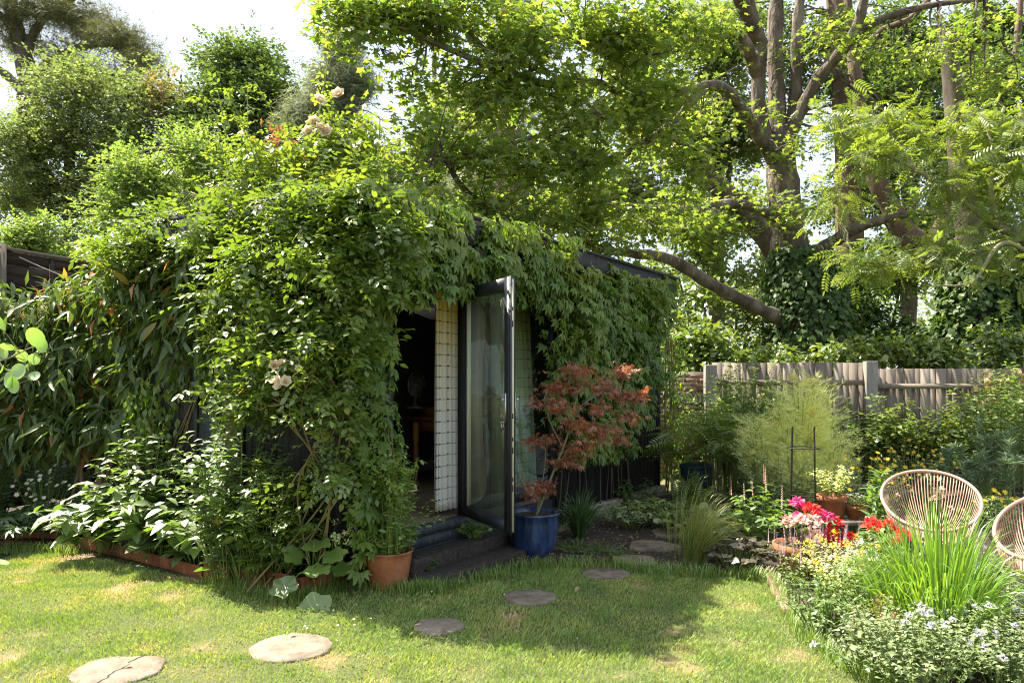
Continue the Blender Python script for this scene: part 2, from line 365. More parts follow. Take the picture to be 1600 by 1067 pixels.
M['magenta'] = leafmat('magenta_petal', [(.60, .02, .16), (.70, .04, .24), (.75, .10, .30)], (1.2, 1.2, 1.2), .35, .03, .5, gain=False)
M['cream'] = leafmat('cream_petal', [(.84, .70, .52), (.88, .78, .62), (.90, .84, .72)], (1.05, 1.0, .9), .35, .03, .5, gain=False)
M['yellow'] = leafmat('yellow_petal', [(.62, .42, .02), (.75, .52, .02), (.80, .62, .05)], (1.1, 1.1, .8), .35, .03, .5, gain=False)
M['purple'] = leafmat('purple_spike', [(.15, .09, .13), (.24, .15, .20), (.33, .24, .27)], (1.2, 1.1, 1.2), .3, .03, .5)
M['lilac'] = leafmat('lilac_petal', [(.50, .45, .60), (.58, .53, .66), (.68, .64, .72)], (1.1, 1.1, 1.1), .35, .03, .5, gain=False)
M['white'] = leafmat('greenish_white_petal', [(.55, .56, .38), (.68, .68, .48), (.75, .75, .58)], (1, 1, .9), .3, .03, .5, gain=False)
M['stem'] = surf('green_stem', [(.10, .16, .03), (.17, .22, .05)], .5, 8)
M['cane'] = surf('brown_cane', [(.12, .10, .04), (.22, .15, .07)], .6, 9)
M['bark'] = surf('sycamore_bark', [(.045, .034, .025), (.125, .097, .073), (.25, .205, .16)], .95, 3.2, (1, 1, .35), 1.0, 9, bdist=.12)
M['darkbark'] = surf('dark_bark', [(.05, .04, .03), (.10, .08, .06), (.16, .13, .10)], .9, 4, (1, 1, .4), .5, 14)
M['redbark'] = surf('red_conifer_bark', [(.07, .045, .03), (.14, .09, .062), (.21, .145, .105)], .9, 7, (1, 1, .18), .6, 20)
M['palebark'] = surf('pale_green_bark', [(.16, .16, .08), (.28, .26, .15)], .8, 6, (1, 1, .5), .3, 16)
M['black'] = surf('black_stained_timber', [(.012, .012, .013), (.022, .022, .024), (.04, .038, .037)], .62, 5, (6, 6, .5), .35, 12, rnd=.25)
M['fascia'] = surf('black_roof_felt', [(.02, .02, .021), (.04, .039, .038)], .7, 9, (1, 1, 1), .3, 40)
M['frame'] = surf('dark_grey_frame_paint', [(.022, .025, .032), (.03, .034, .042)], .42, 12, bump=.05)
M['bluewood'] = surf('worn_dark_blue_boards', [(.022, .03, .042), (.045, .055, .07), (.09, .095, .10)], .65, 4, (8, 8, 1.5), .35, 14)
M['sleeper'] = surf('old_sleeper_timber', [(.018, .016, .014), (.04, .034, .028), (.08, .066, .052)], .85, 4, (7, 7, 7), .6, 18)
M['fence'] = surf('weathered_grey_timber', [(.16, .13, .10), (.215, .175, .135), (.28, .235, .185)], .85, 5, (26, 26, .6), .4, 18, rnd=.45, bdist=.004)
M['post'] = surf('weathered_post', [(.20, .18, .15), (.30, .28, .25)], .85, 6, (6, 6, .7), .35, 20, bdist=.004)
M['darkfence'] = surf('dark_brown_fence_timber', [(.022, .014, .010), (.04, .026, .019), (.07, .05, .036)], .85, 5, (.7, .7, 7), .4, 16, rnd=.3)
M['rust'] = surf('rusted_steel', [(.10, .03, .012), (.22, .075, .025), (.32, .13, .05)], .8, 9, (1, 1, .5), .3, 40)
M['terra'] = surf('terracotta', [(.22, .075, .03), (.35, .125, .05), (.48, .28, .17)], .8, 5, (1, 1, .6), .25, 40, pos=[.3, .55, .78])
M['blueglaze'] = surf('blue_glaze', [(.008, .013, .04), (.022, .042, .115), (.06, .10, .19)], .22, 5, (3, 3, .5), .06, 12, coat=.6)
M['stone'] = surf('sandstone_paver', [(.10, .076, .05), (.20, .16, .115), (.28, .23, .175)], .85, 7, bump=.5, bscale=28, rnd=.15)
M['brick'] = surf('old_brick', [(.16, .10, .07), (.26, .16, .11), (.33, .24, .18)], .9, 7, bump=.4, bscale=30, rnd=.5)
M['concrete'] = surf('concrete_plinth', [(.22, .19, .15), (.34, .30, .25)], .9, 6, bump=.3, bscale=30)
M['wood'] = surf('varnished_pine', [(.24, .09, .03), (.36, .15, .055)], .4, 4, (1, 6, 6), .1, 16)
M['plaster'] = surf('dark_painted_wall', [(.032, .032, .036), (.042, .042, .047)], .7, 3)
M['ceil'] = surf('grey_ceiling_paint', [(.34, .34, .33), (.38, .38, .37)], .8, 3)
M['floorb'] = surf('dark_floor', [(.16, .11, .075), (.22, .16, .11)], .5, 4, (8, 1, 1))
M['cordm'] = surf('copper_pink_cord', [(.42, .25, .18), (.52, .33, .25)], .5, 5)
M['iron'] = surf('rusty_black_iron', [(.02, .016, .013), (.05, .035, .026)], .7, 20)
M['metal'] = surf('brushed_steel', [(.45, .45, .44), (.58, .57, .55)], .3, 20, metal=.9)
M['edge'] = surf('cream_lock_strip', [(.55, .50, .38), (.66, .62, .48)], .4, 5)
M['plasticg'] = surf('grey_fan_plastic', [(.16, .17, .17), (.22, .23, .23)], .4, 4)
M['paper'] = surf('paper_note', [(.40, .39, .40), (.52, .50, .50)], .8, 4, rnd=.5)
M['teal'] = surf('dark_teal_plastic', [(.012, .03, .032), (.02, .045, .05)], .45, 4)
M['soil'] = surf('dark_soil', [(.02, .015, .011), (.04, .03, .021), (.075, .056, .04)], .95, 16, bump=.9, bscale=45)
M['cable'] = surf('pale_cord', [(.35, .32, .28), (.45, .42, .38)], .7, 4)
M['glass'] = glassmat('window_glass', (.80, .88, .80), .06)

# ------------------------------------------------------------------ plant growing
def nearest(P, Q):
    out = np.empty(len(P), int)
    for s in range(0, len(P), 500):
        out[s:s + 500] = ((P[s:s + 500, None] - Q[None]) ** 2).sum(-1).argmin(1)
    return out
def clump_pts(clumps, n, shell=.45):
    """points inside ellipsoids given as (px, py, depth, px radius x, px radius y, depth radius m, weight)"""
    w = A([c[6] if len(c) > 6 else c[3] * c[4] for c in clumps], dtype=float); k = rng.choice(len(clumps), n, p=w / w.sum())
    C = A([at(*c[:3]) for c in clumps]); R = A([(c[3] * c[2] / F_PX, c[5], c[4] * c[2] / F_PX) for c in clumps])
    u = nrm(N(n)) * (U(0, 1, n) ** shell)[:, None]
    return C[k] + u * R[k], u
def frag(clumps, k=6, size=.52):
    """break smooth clumps into smaller ones for an uneven outline"""
    out = []
    for c in clumps:
        w = c[6] if len(c) > 6 else c[3] * c[4]
        for _ in range(k):
            v = nrm(N(1))[0] * U(.35, .95); q = U(.65, 1.25) * size
            out.append((c[0] + v[0] * c[3] * .8, c[1] + v[1] * c[4] * .8, c[2] + v[2] * c[5] * .8, c[3] * q, c[4] * q * U(.6, .95), c[5] * q, w * q))
    return out
def leaf_dirs(off, mode, n):
    """forward and up directions of leaves that sit at offset off from their twig"""
    o = nrm(off + N(n, .15))
    if mode == 'hang': f = o * .45 + A([0, 0, -1.]) + N(n, .25); u = o * .9 + A([0, 0, .35]) + N(n, .3)
    elif mode == 'loose': f = o * .8 + A([0, 0, -.75]) + N(n, .5); u = o * .7 + A([0, 0, .6]) + N(n, .45)
    elif mode == 'up': f = o * .7 + A([0, 0, .8]) + N(n, .2); u = A([0, 0, 1.]) - o * .3 + N(n, .3)
    else: f = o * A([1, 1, .5]) + A([0, 0, -.22]) + N(n, .28); u = A([0, 0, 1.]) + N(n, .42)
    return nrm(f), nrm(u)
def tree(name, label, cat, base, limbs, clumps, nclus, leaf, per, lsize, crad, mat, bark='bark', n1=60, mode='spread', single=0, Tbig=None,
         group=None, r1=.05, r2=.008, shell=.55, sides=10, bright=None, twigs=True, lim_name='trunk', twigmat=None, cell=7.0, pts=None, fr=6, dead=0, fsz=.52):
    """limbs: list of (polyline of 3-D points, start radius, end radius); crown grows from them out to the clumps"""
    T = thing(name, label, cat, base, group)
    if fr: clumps = frag(clumps, fr, fsz)
    SK = []; tb = MB()
    for poly, ra, rb in limbs:
        m = max(8, len(poly) * 6); L = smooth_line(poly, m); ln = np.linalg.norm(L[-1] - L[0])
        L = L + np.cumsum(N(m, .004 * ln / m ** .5), 0) * (np.linspace(0, 1, m) ** .5)[:, None]
        r = np.linspace(ra, rb, m) * (1 + .07 * np.sin(np.arange(m) * 1.7 + ra * 50) + rng.normal(0, .05, m))
        tb.add(*tubes(L, r, sides)); SK.append(L)
    SK = np.concatenate(SK)
    tg, un = clump_pts(clumps, nclus, shell)
    if pts is not None: tg = np.vstack([tg, pts])
    nc = len(tg); tw = MB()
    if n1:
        sel = rng.choice(nc, min(n1, nc), replace=False); P2 = tg[sel]; P0 = SK[nearest(P2, SK)]
        d = np.linalg.norm(P2 - P0, axis=1)[:, None]
        C = bez(P0, (P0 + P2) / 2 + A([0, 0, .12]) * d + N(len(sel), .07) * d, P2, 9)
        C[:, 1:-1] += rng.normal(0, .02, C[:, 1:-1].shape) * d[:, None]
        rr = np.clip(d * .022, r2 * 1.2, r1) * np.linspace(1, .3, 9)[None]
        tb.add(*tubes(C, rr, 5)); SK = np.vstack([SK, C.reshape(-1, 3)])
    P0 = SK[nearest(tg, SK)]; d = np.linalg.norm(tg - P0, axis=1)[:, None]
    sag = A([0, 0, .1]) if mode != 'hang' else A([0, 0, .25])
    C = bez(P0, (P0 + tg) / 2 + sag * d + N(nc, .08) * d, tg, 5)
    if twigs: tw.add(*tubes(C[:, ::2], r2 * A([[1, .68, .35]]), 3, False)).build('twigs', M[twigmat or bark], T, 'stuff')
    if dead:      # bare spurs and dead twigs on the limbs
        P0 = SK[rng.integers(0, max(10, len(SK) // 2), dead)]; dd = nrm(N(dead) + A([-.2, -.5, .25])) * U(.3, 1.3, dead)[:, None]; Cd = bez(P0, P0 + dd * .5 + N(dead, .1), P0 + dd + N(dead, .12), 6)
        tb.add(*tubes(Cd, .014 * np.linspace(1, .25, 6)[None], 4))
    tb.build(lim_name, M[bark], T, smooth=True)
    # leaves
    tot = nc * per; ci = np.repeat(np.arange(nc), per)
    s = U(.35, 1.0, tot); seg = s * 4; i0 = np.minimum(seg.astype(int), 3); fr = (seg - i0)[:, None]
    pos = C[ci, i0] * (1 - fr) + C[ci, i0 + 1] * fr
    pos = np.where((d[ci] > crad * 4), tg[ci], pos)
    off = N(tot) * crad * A([1, 1, .7]); pos = pos + off
    f, u = leaf_dirs(off, mode, tot)
    cl = U(0, 1, nc)[ci]
    rn = np.clip(.5 * cl + .5 * U(0, 1, tot), 0, 1) if bright is None else np.clip(bright(pos, cl), 0, 1)
    foliage(T, leaf, M[mat], pos, f, u, lsize * U(.45, 1.2, tot), rn, single, Tbig=Tbig, cell=cell)
    return T
def plant(name, label, cat, base, H, R, ns, leaf, lsize, per, mat, t0=.15, arch=.35, flower=None, single=0, stem='stem', sr=.004, lean=(0, 0), group=None,
          spread=.3, droop=.25, taper=.4, mode='spiral', Tbig=None, mass='foliage', hvar=.3, ring=0.0, cell=6.0, parent=None, wob=.008):
    """clump of stems rising from base, leaves set along them; flower = (shape, size, material, share of stems, hang)"""
    base = A(base, dtype=float)
    T = parent or thing(name, label, cat, base, group)
    a = U(0, 2 * np.pi, ns); q = np.sqrt(U(ring, 1, ns)); dr = np.stack([np.cos(a), np.sin(a), np.zeros(ns)], -1)
    B = base + dr * (q * R * spread)[:, None]
    tip = base + dr * (q * R)[:, None] + A([lean[0], lean[1], 0]) + A([0, 0, 1.]) * (H * (1 - hvar * U(0, 1, ns)) * (1 - .35 * q * q))[:, None]
    mid = B * .55 + tip * .45 + A([0, 0, 1.]) * (H * arch)
    m = 7; C = bez(B, mid, tip, m)
    C[:, 1:-1] += rng.normal(0, wob * H, (ns, m - 2, 3))
    MB().add(*tubes(C[:, ::2], sr * np.linspace(1.2, .4, 4)[None], 3, False)).build('stems', M[stem], T, 'stuff')
    if per:
        tot = ns * per; si = np.repeat(np.arange(ns), per); s = t0 + (1 - t0) * ((np.tile(np.arange(per), ns) + U(0, 1, tot) * .6) / per)
        s = np.clip(s, 0, 1); g = s * (m - 1); i0 = np.minimum(g.astype(int), m - 2); fr = (g - i0)[:, None]
        pos = C[si, i0] * (1 - fr) + C[si, i0 + 1] * fr; tan = nrm(C[si, i0 + 1] - C[si, i0])
        if mode == 'rank':
            sd = np.where(np.tile(np.arange(per), ns) % 2 == 0, 1., -1.)[:, None]
            side = nrm(np.cross(tan, A([0, 0, 1.])) + 1e-6); f = side * sd + tan * .45 - A([0, 0, 1.]) * droop + N(tot, .06); u = np.cross(side, tan) + N(tot, .1); u = np.where(u[:, 2:3] < 0, -u, u)
        else:
            th = np.tile(np.arange(per), ns) * 2.4 + U(0, 6.3, ns)[si] + U(-.4, .4, tot); o = np.stack([np.cos(th), np.sin(th), np.zeros(tot)], -1)
            f = o + tan * .55 - A([0, 0, 1.]) * droop + N(tot, .18); u = A([0, 0, 1.]) + N(tot, .28)
        sz = lsize * (1 - taper * s) * U(.7, 1.15, tot)
        if mode == 'rank': sz = lsize * np.clip(1.05 - s ** 1.5, .12, 1) * U(.92, 1.05, tot)
        rn = np.clip(.35 * U(0, 1, ns)[si] + .35 * U(0, 1, tot) + .3 * s, 0, 1)
        foliage(T, leaf, M[mat], pos, nrm(f), nrm(u), sz, rn, single, Tbig=Tbig, mass=mass, cell=cell)
    if flower:
        for fl in (flower if isinstance(flower, list) else [flower]):
            shp, fs, fm, share, kind = fl; k = max(1, int(ns * share)); idx = rng.choice(ns, k, replace=False)
            pos = C[idx, -1]; up = nrm(A([0, -.25, 1.]) + N(k, .3)); fw = nrm(N(k))
            if kind == 'spike': up = nrm(A([0, 0, 1.]) + N(k, .07))
            if kind == 'face': up = nrm(A([0, -.8, .8]) + N(k, .35))
            foliage(T, shp, M[fm], pos, fw, up, fs * U(.75, 1.15, k), U(0, 1, k), single=k if k <= 60 else 60, name='flower', mass='flowers')
    return T
def tuft(name, label, cat, base, H, R, n, w, mat, lean=(0, 0), seg=6, erect=.5, hv=.4, group=None, parent=None, spread=.12, single=0):
    """grass clump of arching blades"""
    base = A(base, dtype=float); T = parent or thing(name, label, cat, base, group)
    a = U(0, 2 * np.pi, n); q = U(0, 1, n) ** .6; dr = np.stack([np.cos(a), np.sin(a), np.zeros(n)], -1)
    B = base + dr * (q * R * spread)[:, None]; h = H * (1 - hv * U(0, 1, n))
    tip = base + dr * (q * R)[:, None] + A([lean[0], lean[1], 0]) * U(.4, 1.2, n)[:, None] + A([0, 0, 1.]) * (h * (1 - .55 * q ** 2))[:, None]
    mid = B + dr * (q * R * .25)[:, None] + A([0, 0, 1.]) * (h * (erect + .35))[:, None] + A([lean[0], lean[1], 0]) * .3
    C = bez(B, mid, tip, seg); tan = nrm(np.gradient(C, axis=1)); side = nrm(np.cross(tan, A([0, 0, 1.]) + N(n, .5)[:, None]))
    ww = w * A([.7, 1, 1, .8, .5, .06] if seg == 6 else np.linspace(1, .06, seg))
    rn = np.clip(U(0, 1, n), 0, 1)
    V = np.stack([C - side * ww[None, :, None] / 2, C + side * ww[None, :, None] / 2], 2)
    i = np.arange(seg - 1)[:, None] * 2; qd = np.concatenate([i, i + 1, i + 3, i + 2], 1)
    def make(sel, nm, kind, par):
        k = len(sel); MB().add(V[sel].reshape(-1, 3), (qd[None] + (np.arange(k) * seg * 2)[:, None, None]).reshape(-1, 4), np.repeat(rn[sel], seg * 2)).build(nm, M[mat], par, kind)
    o = np.argsort(C[:, -1, 1]); near = o[:single]; rest = o[single:]
    for k in near: make(A([k]), 'blade', None, T)
    make(rest, 'blades', 'stuff', T)
    return T

# shared leaf shapes
SYC = T_lobed(SY_T, SY_N); SYC_D = T_lobed(SY_T, SY_N, detail=True)
L0 = T_leaf(.5, .1, .15, 0); L1 = T_leaf(.5, .1, .2, 1); LN0 = T_leaf(.24, .05, .25, 0); LN1 = T_leaf(.24, .05, .25, 1)
QUAD = (A([(0, 0, 0), (.32, .5, .08), (0, 1, -.05), (-.32, .5, .08)]), A([[0, 1, 2], [0, 2, 3]]))
SPRIG = T_join([T_xf(QUAD, a, .68, (0, .12 + .34 * k, 0), tilt=t) for k, (a, t) in enumerate(((-.9, .2), (.8, -.15), (.1, .25)))])
VC = T_palm(5, 2.6, .42, .68, 0); VC_D = T_palm(5, 2.6, .42, .68, 1)
RO = T_join([T_xf((QUAD[0] * A([.95, 1, 1]), QUAD[1]), a, q, (0, y, -.05 * y), tilt=-.12) for a, q, y in ((-1.15, .40, .2), (1.15, .40, .2), (-1.1, .44, .58), (1.1, .44, .58), (0, .46, .72))]); RO_D = T_pinnate(2, .6, .42, True, 1, .15)
PIN = T_pinnate(6, .36, .30, True, 0, .3); PIN_D = T_pinnate(6, .36, .30, True, 1, .3)
HEART = T_lobed([(-2.2, .5), (-1.1, .62), (0, .95), (1.1, .62), (2.2, .5)], [(-1.6, .58), (-.5, .66), (.5, .66), (1.6, .58)])
DISS = T_palm(7, 3.0, .16, .55, 0, .1, .5)
NEED = T_join([T_xf((A([(-.03, 0, 0), (.03, 0, 0), (0, 1, 0)]), A([[0, 1, 2]])), a, .9, tilt=t) for a, t in ((-1, .3), (-.4, -.3), (.3, .4), (.9, -.3), (1.6, .1), (-1.7, .1))])
CUT = T_lobed([(-1.9, .7), (-1.25, .9), (-.6, .97), (0, 1.0), (.6, .97), (1.25, .9), (1.9, .7)], [(-1.57, .3), (-.92, .3), (-.3, .32), (.3, .32), (.92, .3), (1.57, .3)])
FINE = T_fine(); ROUND = T_round(10, .06); HOLLY = T_round(22, .1, .13)
PINNA = T_leaf(.3, .04, .2, 0)

# ------------------------------------------------------------------ ground
M_lawn, n, l, out = newmat('lawn_soil')
b_ = n.new('ShaderNodeBsdfPrincipled'); tc = n.new('ShaderNodeTexCoord'); n1_ = n.new('ShaderNodeTexNoise'); n1_.inputs['Scale'].default_value = 1.6; n1_.inputs['Detail'].default_value = 8; n1_.inputs['Roughness'].default_value = .7
n2_ = n.new('ShaderNodeTexNoise'); n2_.inputs['Scale'].default_value = 60; n2_.inputs['Detail'].default_value = 6
r_ = ramp(n, [(.07, .085, .025), (.12, .12, .04), (.22, .165, .085), (.34, .235, .15)], [.1, .4, .62, .95]); l.new(tc.outputs['Object'], n1_.inputs['Vector']); l.new(tc.outputs['Object'], n2_.inputs['Vector'])
ga_ = n.new('ShaderNodeAttribute'); ga_.attribute_name = 'rnd'; gm_ = n.new('ShaderNodeMath'); gm_.operation = 'MULTIPLY_ADD'; gm_.inputs[1].default_value = .45; l.new(n1_.outputs['Fac'], gm_.inputs[0]); l.new(ga_.outputs['Fac'], gm_.inputs[2]); l.new(gm_.outputs[0], r_.inputs['Fac']); l.new(r_.outputs['Color'], b_.inputs['Base Color']); b_.inputs['Roughness'].default_value = .95
bp_ = n.new('ShaderNodeBump'); bp_.inputs['Strength'].default_value = .8; bp_.inputs['Distance'].default_value = .02; l.new(n2_.outputs['Fac'], bp_.inputs['Height']); l.new(bp_.outputs['Normal'], b_.inputs['Normal']); l.new(b_.outputs[0], out.inputs['Surface'])
def wear(x, y):
    """how worn the lawn is, 0..1"""
    d = vnoise(x, y, .5, 41) * .55 + vnoise(x, y, .17, 42) * .45; b = (d - .635 + .08 * np.clip((-x + .2) / 2, 0, 1)) * 3.5
    for px, py, r in ((95, 975, .2), (60, 985, .15), (150, 985, .1), (335, 932, .1), (205, 962, .1), (960, 1052, .2), (1010, 1045, .12), (500, 932, .14), (260, 905, .2), (320, 950, .15), (1090, 902, .1), (995, 926, .07), (0, 990, .15)):
        c = G(px, py); b = np.maximum(b, 1.5 - np.hypot((x - c[0]) * .62, y - c[1]) / (r * .7) - 1.15 * (1 - d) - .8 * vnoise(x, y, .05, 44))
    return np.clip(b, 0, 1), d
gx = np.r_[-150, -40, np.arange(-9, -5, .25), np.arange(-5, 3, .08), np.arange(3, 9.01, .25), 40, 150]; gy = np.r_[-60, -5, np.arange(1, 2.6, .25), np.arange(2.6, 7.6, .08), np.arange(7.6, 14.01, .25), 40, 220]
gX, gY = np.meshgrid(gx, gy); gz = np.where((np.abs(gX) < 9) & (gY < 14), (vnoise(gX, gY, .8, 3) - .5) * .03, 0) - .012
k = len(gx); ii = (np.arange(len(gy) - 1)[:, None] * k + np.arange(k - 1)[None]).ravel()
g_ = MB().add(np.stack([gX, gY, gz], -1), np.stack([ii, ii + 1, ii + k + 1, ii + k], -1), wear(gX.ravel(), gY.ravel())[0] * .75).build('ground', M_lawn, None, 'structure', True)
tag(g_, 'lawn ground with worn dry patches around the garden room', None)

# planting beds: sheets of dark soil a little above the lawn
def soil(name, poly, z=.03, label=None):
    p = A(poly); c = p.mean(0); n = len(p); V = []; F = []
    rings = 6
    for k in range(rings):
        s = 1 - k / rings; rr = c + (p - c) * s; zz = z * (0.2 if k == 0 else 1) + (vnoise(rr[:, 0] * 3, rr[:, 1] * 3, .3, 8) - .5) * .04 * (k > 0)
        V.append(np.c_[rr[:, :2], zz])
    V = np.vstack(V + [[(c[0], c[1], z)]]); F4 = [[k * n + i, k * n + (i + 1) % n, (k + 1) * n + (i + 1) % n, (k + 1) * n + i] for k in range(rings - 1) for i in range(n)]
    F3 = [[(rings - 1) * n + i, (rings - 1) * n + (i + 1) % n, rings * n] for i in range(n)]
    o = MB().add(V, [A(F4), A(F3)]).build(name, M['soil'], None, 'structure', True); tag(o, label); return o
def dens(poly, k=6):
    p = A([q[:2] for q in poly]); return np.vstack([p[i] + (p[(i + 1) % len(p)] - p[i]) * t for i in range(len(p)) for t in np.arange(k)[:, None] / k])
bed_left = [G(-250, 848), G(0, 848), G(110, 852), G(230, 880), G(335, 905), G(450, 932), G(545, 914), (-1.5, 6.3, 0), (-3.4, 7.4, 0), (-5.2, 10.5, 0), (-9, 10, 0)]
bed_path = [G(690, 888), G(830, 885), G(930, 878), G(1060, 890), G(1180, 905), G(1215, 890), (4.5, 7.5, 0), (9.5, 8, 0), (9.5, 12.5, 0), (2.9, 12.6, 0), (2.3, 11.0, 0), (-.2, 7.0, 0)]
bed_right = [G(1215, 890), G(1222, 925), G(1262, 985), G(1330, 1040), G(1470, 1090), (3.2, 3.0, 0), (6, 3, 0), (9.5, 5.5, 0), (9.5, 8, 0), (4.5, 7.5, 0)]
soil('left_planting_bed', dens(bed_left), .05, 'dark soil bed beneath the climbers on the left')
soil('path_soil', dens(bed_path), .02, 'dark littered soil along the garden room wall')
soil('right_planting_bed', dens(bed_right), .05, 'sunny soil bed under the flowers on the right')

# ------------------------------------------------------------------ garden room
Wo, Wu, Wn = A([-.45, 7.0, 0.]), A([.55, .835, 0.]) / math.hypot(.55, .835), A([.835, -.55, 0.]) / math.hypot(.55, .835)
def W(t, n, z): return Wo + Wu * t + Wn * n + A([0, 0, z])
def wbox(t0, t1, n0, n1, z0, z1):
    return box8([W(t0, n1, z0), W(t1, n1, z0), W(t1, n0, z0), W(t0, n0, z0), W(t0, n1, z1), W(t1, n1, z1), W(t1, n0, z1), W(t0, n0, z1)])
T0, T1, DEP, ZF, ZC = -1.36, 4.6, 2.7, .37, 2.62
room = thing('garden_room', 'black timber garden room smothered in climbers with its glass door open', 'garden room', W(0, 0, 0))
def rp(name, mat, *boxes, parent=None, smooth=False):
    m = MB()
    for b in boxes: m.add(*wbox(*b))
    return m.build(name, M[mat], parent or room, smooth=smooth)
rp('floor', 'floorb', (T0 + .1, T1 - .1, -DEP + .1, -.1, .2, ZF))
rp('ceiling', 'ceil', (T0 + .1, T1 - .1, -DEP + .1, -.12, ZC, ZC + .05))
roof = rp('roof', 'fascia', (T0 - .12, T1 + .12, -DEP - .12, .16, 2.86, 2.98))
rp('fascia_board', 'fascia', (T0 - .14, T1 + .14, .165, .19, 2.80, 3.03), parent=roof)
rp('fascia_board', 'fascia', (T0 - .165, T0 - .142, -DEP - .14, .19, 2.80, 3.03), parent=roof)
rp('fascia_board', 'fascia', (T1 + .142, T1 + .165, -DEP - .14, .19, 2.80, 3.03), parent=roof)
rp('roof_trim', 'fascia', (T0 - .18, T1 + .18, .15, .215, 3.032, 3.06), (T0 - .18, T0 - .11, -DEP - .14, .148, 3.032, 3.06), parent=roof)
rp('wall', 'plaster', (T0 + .03, -1.1, -DEP, -DEP + .09, .1, 2.86), (-1.1, .9, -DEP, -DEP + .09, .1, 1.0), (-1.1, .9, -DEP, -DEP + .09, 2.35, 2.86), (.9, T1 - .03, -DEP, -DEP + .09, .1, 2.86))                                    # back
wl_ = rp('wall', 'plaster', (T0 + .03, T0 + .1, -DEP + .09, -.04, .1, 2.86))
wr_ = rp('wall', 'plaster', (T1 - .1, T1 - .03, -DEP + .09, -.04, .1, 2.86))
wf_ = rp('wall', 'plaster', (T0 + .1, -.98, -.12, -.04, .1, 2.86), (-.98, 1.72, -.12, -.04, 2.50, 2.86), (1.72, T1 - .1, -.12, -.04, .1, 2.86), (-.98, 1.72, -.12, -.06, .1, .30))
bw = .118
def boards(t0, t1, z0, z1, par):
    k = int(round((t1 - t0) / bw)); w = (t1 - t0) / k
    for i in range(k):
        j = U(-.004, .004); rp('board', 'black', (t0 + i * w + .004, t0 + (i + 1) * w - .004, -.038, -.012 + j, z0, z1), parent=par)
boards(T0 + .06, -1.0, .14, 2.79, wf_); boards(1.74, T1 - .06, .14, 2.79, wf_); boards(-1.0, 1.74, 2.52, 2.79, wf_)
k = int(DEP / .15)
for i in range(k):   # left gable boards
    a = -DEP + i * DEP / k; rp('board', 'black', (T0, T0 + .028, a + .004, a + DEP / k - .004, .14, 2.79), parent=wl_)
rp('corner_post', 'black', (T0 - .012, T0 + .055, -.05, .012, .04, 2.80)); rp('corner_post', 'black', (T1 - .055, T1 + .012, -.05, .012, .04, 2.80))
rp('plinth', 'concrete', (2.1, T1 + .05, -.06, .07, 0, .13))
# narrow window in the left gable
gw = rp('window', 'glass', (T0 - .006, T0 - .002, -1.95, -1.35, .45, 2.3))
rp('window_frame', 'frame', (T0 - .03, T0 + .002, -2.0, -1.95, .4, 2.35), (T0 - .03, T0 + .002, -1.35, -1.3, .4, 2.35), (T0 - .03, T0 + .002, -1.95, -1.35, 2.3, 2.35), (T0 - .03, T0 + .002, -1.95, -1.35, .4, .45), parent=gw)
fill_window = rp('window', 'glass', (-1.05, .85, -DEP + .04, -DEP + .046, 1.05, 2.30)); rp('window_frame', 'frame', (-1.1, -1.05, -DEP + .01, -DEP + .08, 1.0, 2.35), (.85, .9, -DEP + .01, -DEP + .08, 1.0, 2.35), (-1.05, .85, -DEP + .01, -DEP + .08, 1.0, 1.05), (-1.05, .85, -DEP + .01, -DEP + .08, 2.30, 2.35), parent=fill_window)  # rear window out of view, added to let sun brighten the room
# door opening, fixed light beside it
rp('door_frame', 'frame', (-1.0, -.94, -.11, .01, ZF, 2.50), (-.94, -.002, -.11, .01, 2.44, 2.50))
rp('mullion', 'frame', (.0, .075, -.055, .012, ZF, 2.50))
fw_ = rp('fixed_window', 'glass', (.13, 1.62, -.062, -.056, .50, 2.38))
rp('window_frame', 'frame', (.075, .13, -.10, -.01, ZF, 2.50), (1.62, 1.70, -.10, -.01, ZF, 2.50), (.13, 1.62, -.10, -.01, 2.38, 2.50), (.13, 1.62, -.10, -.01, ZF, .50), parent=fw_)
rp('threshold_board', 'bluewood', (-1.05, .9, -.03, .055, .30, .375)); rp('threshold_board', 'bluewood', (-1.05, .9, -.02, .04, .20, .292)); rp('threshold_board', 'bluewood', (-1.05, .9, -.02, .045, .10, .193))
# open door, hinged on the mullion
ang = math.radians(60.5); Dd, Dn = -Wu * math.cos(ang) + Wn * math.sin(ang), None
Dn = np.cross(Dd, A([0, 0, 1.])); hinge = W(-.012, .03, 0)
def D(a, q, z): return hinge + Dd * a + Dn * q + A([0, 0, z])
def dbox(a0, a1, q0, q1, z0, z1): return box8([D(a0, q0, z0), D(a1, q0, z0), D(a1, q1, z0), D(a0, q1, z0), D(a0, q0, z1), D(a1, q0, z1), D(a1, q1, z1), D(a0, q1, z1)])
DW, DZ0, DZ1 = .95, .385, 2.43
def dp(name, mat, *bx, parent=None):
    m = MB()
    for b in bx: m.add(*dbox(*b))
    return m.build(name, M[mat], parent or room)
door = dp('door', 'glass', (.085, DW - .085, -.004, .004, DZ0 + .10, DZ1 - .10))
dp('hinge_stile', 'frame', (0, .085, -.028, .028, DZ0, DZ1), parent=door); dp('lock_stile', 'frame', (DW - .085, DW, -.028, .028, DZ0, DZ1), parent=door)
dp('top_rail', 'frame', (.085, DW - .085, -.027, .027, DZ1 - .10, DZ1), parent=door); dp('bottom_rail', 'frame', (.085, DW - .085, -.027, .027, DZ0, DZ0 + .10), parent=door)
dp('glazing_bead', 'edge', (.0855, .100, -.018, .018, DZ0 + .101, DZ1 - .101), parent=door)
dp('lock_strip', 'edge', (DW, DW + .006, -.012, .008, DZ0 + .01, DZ1 - .02), parent=door)
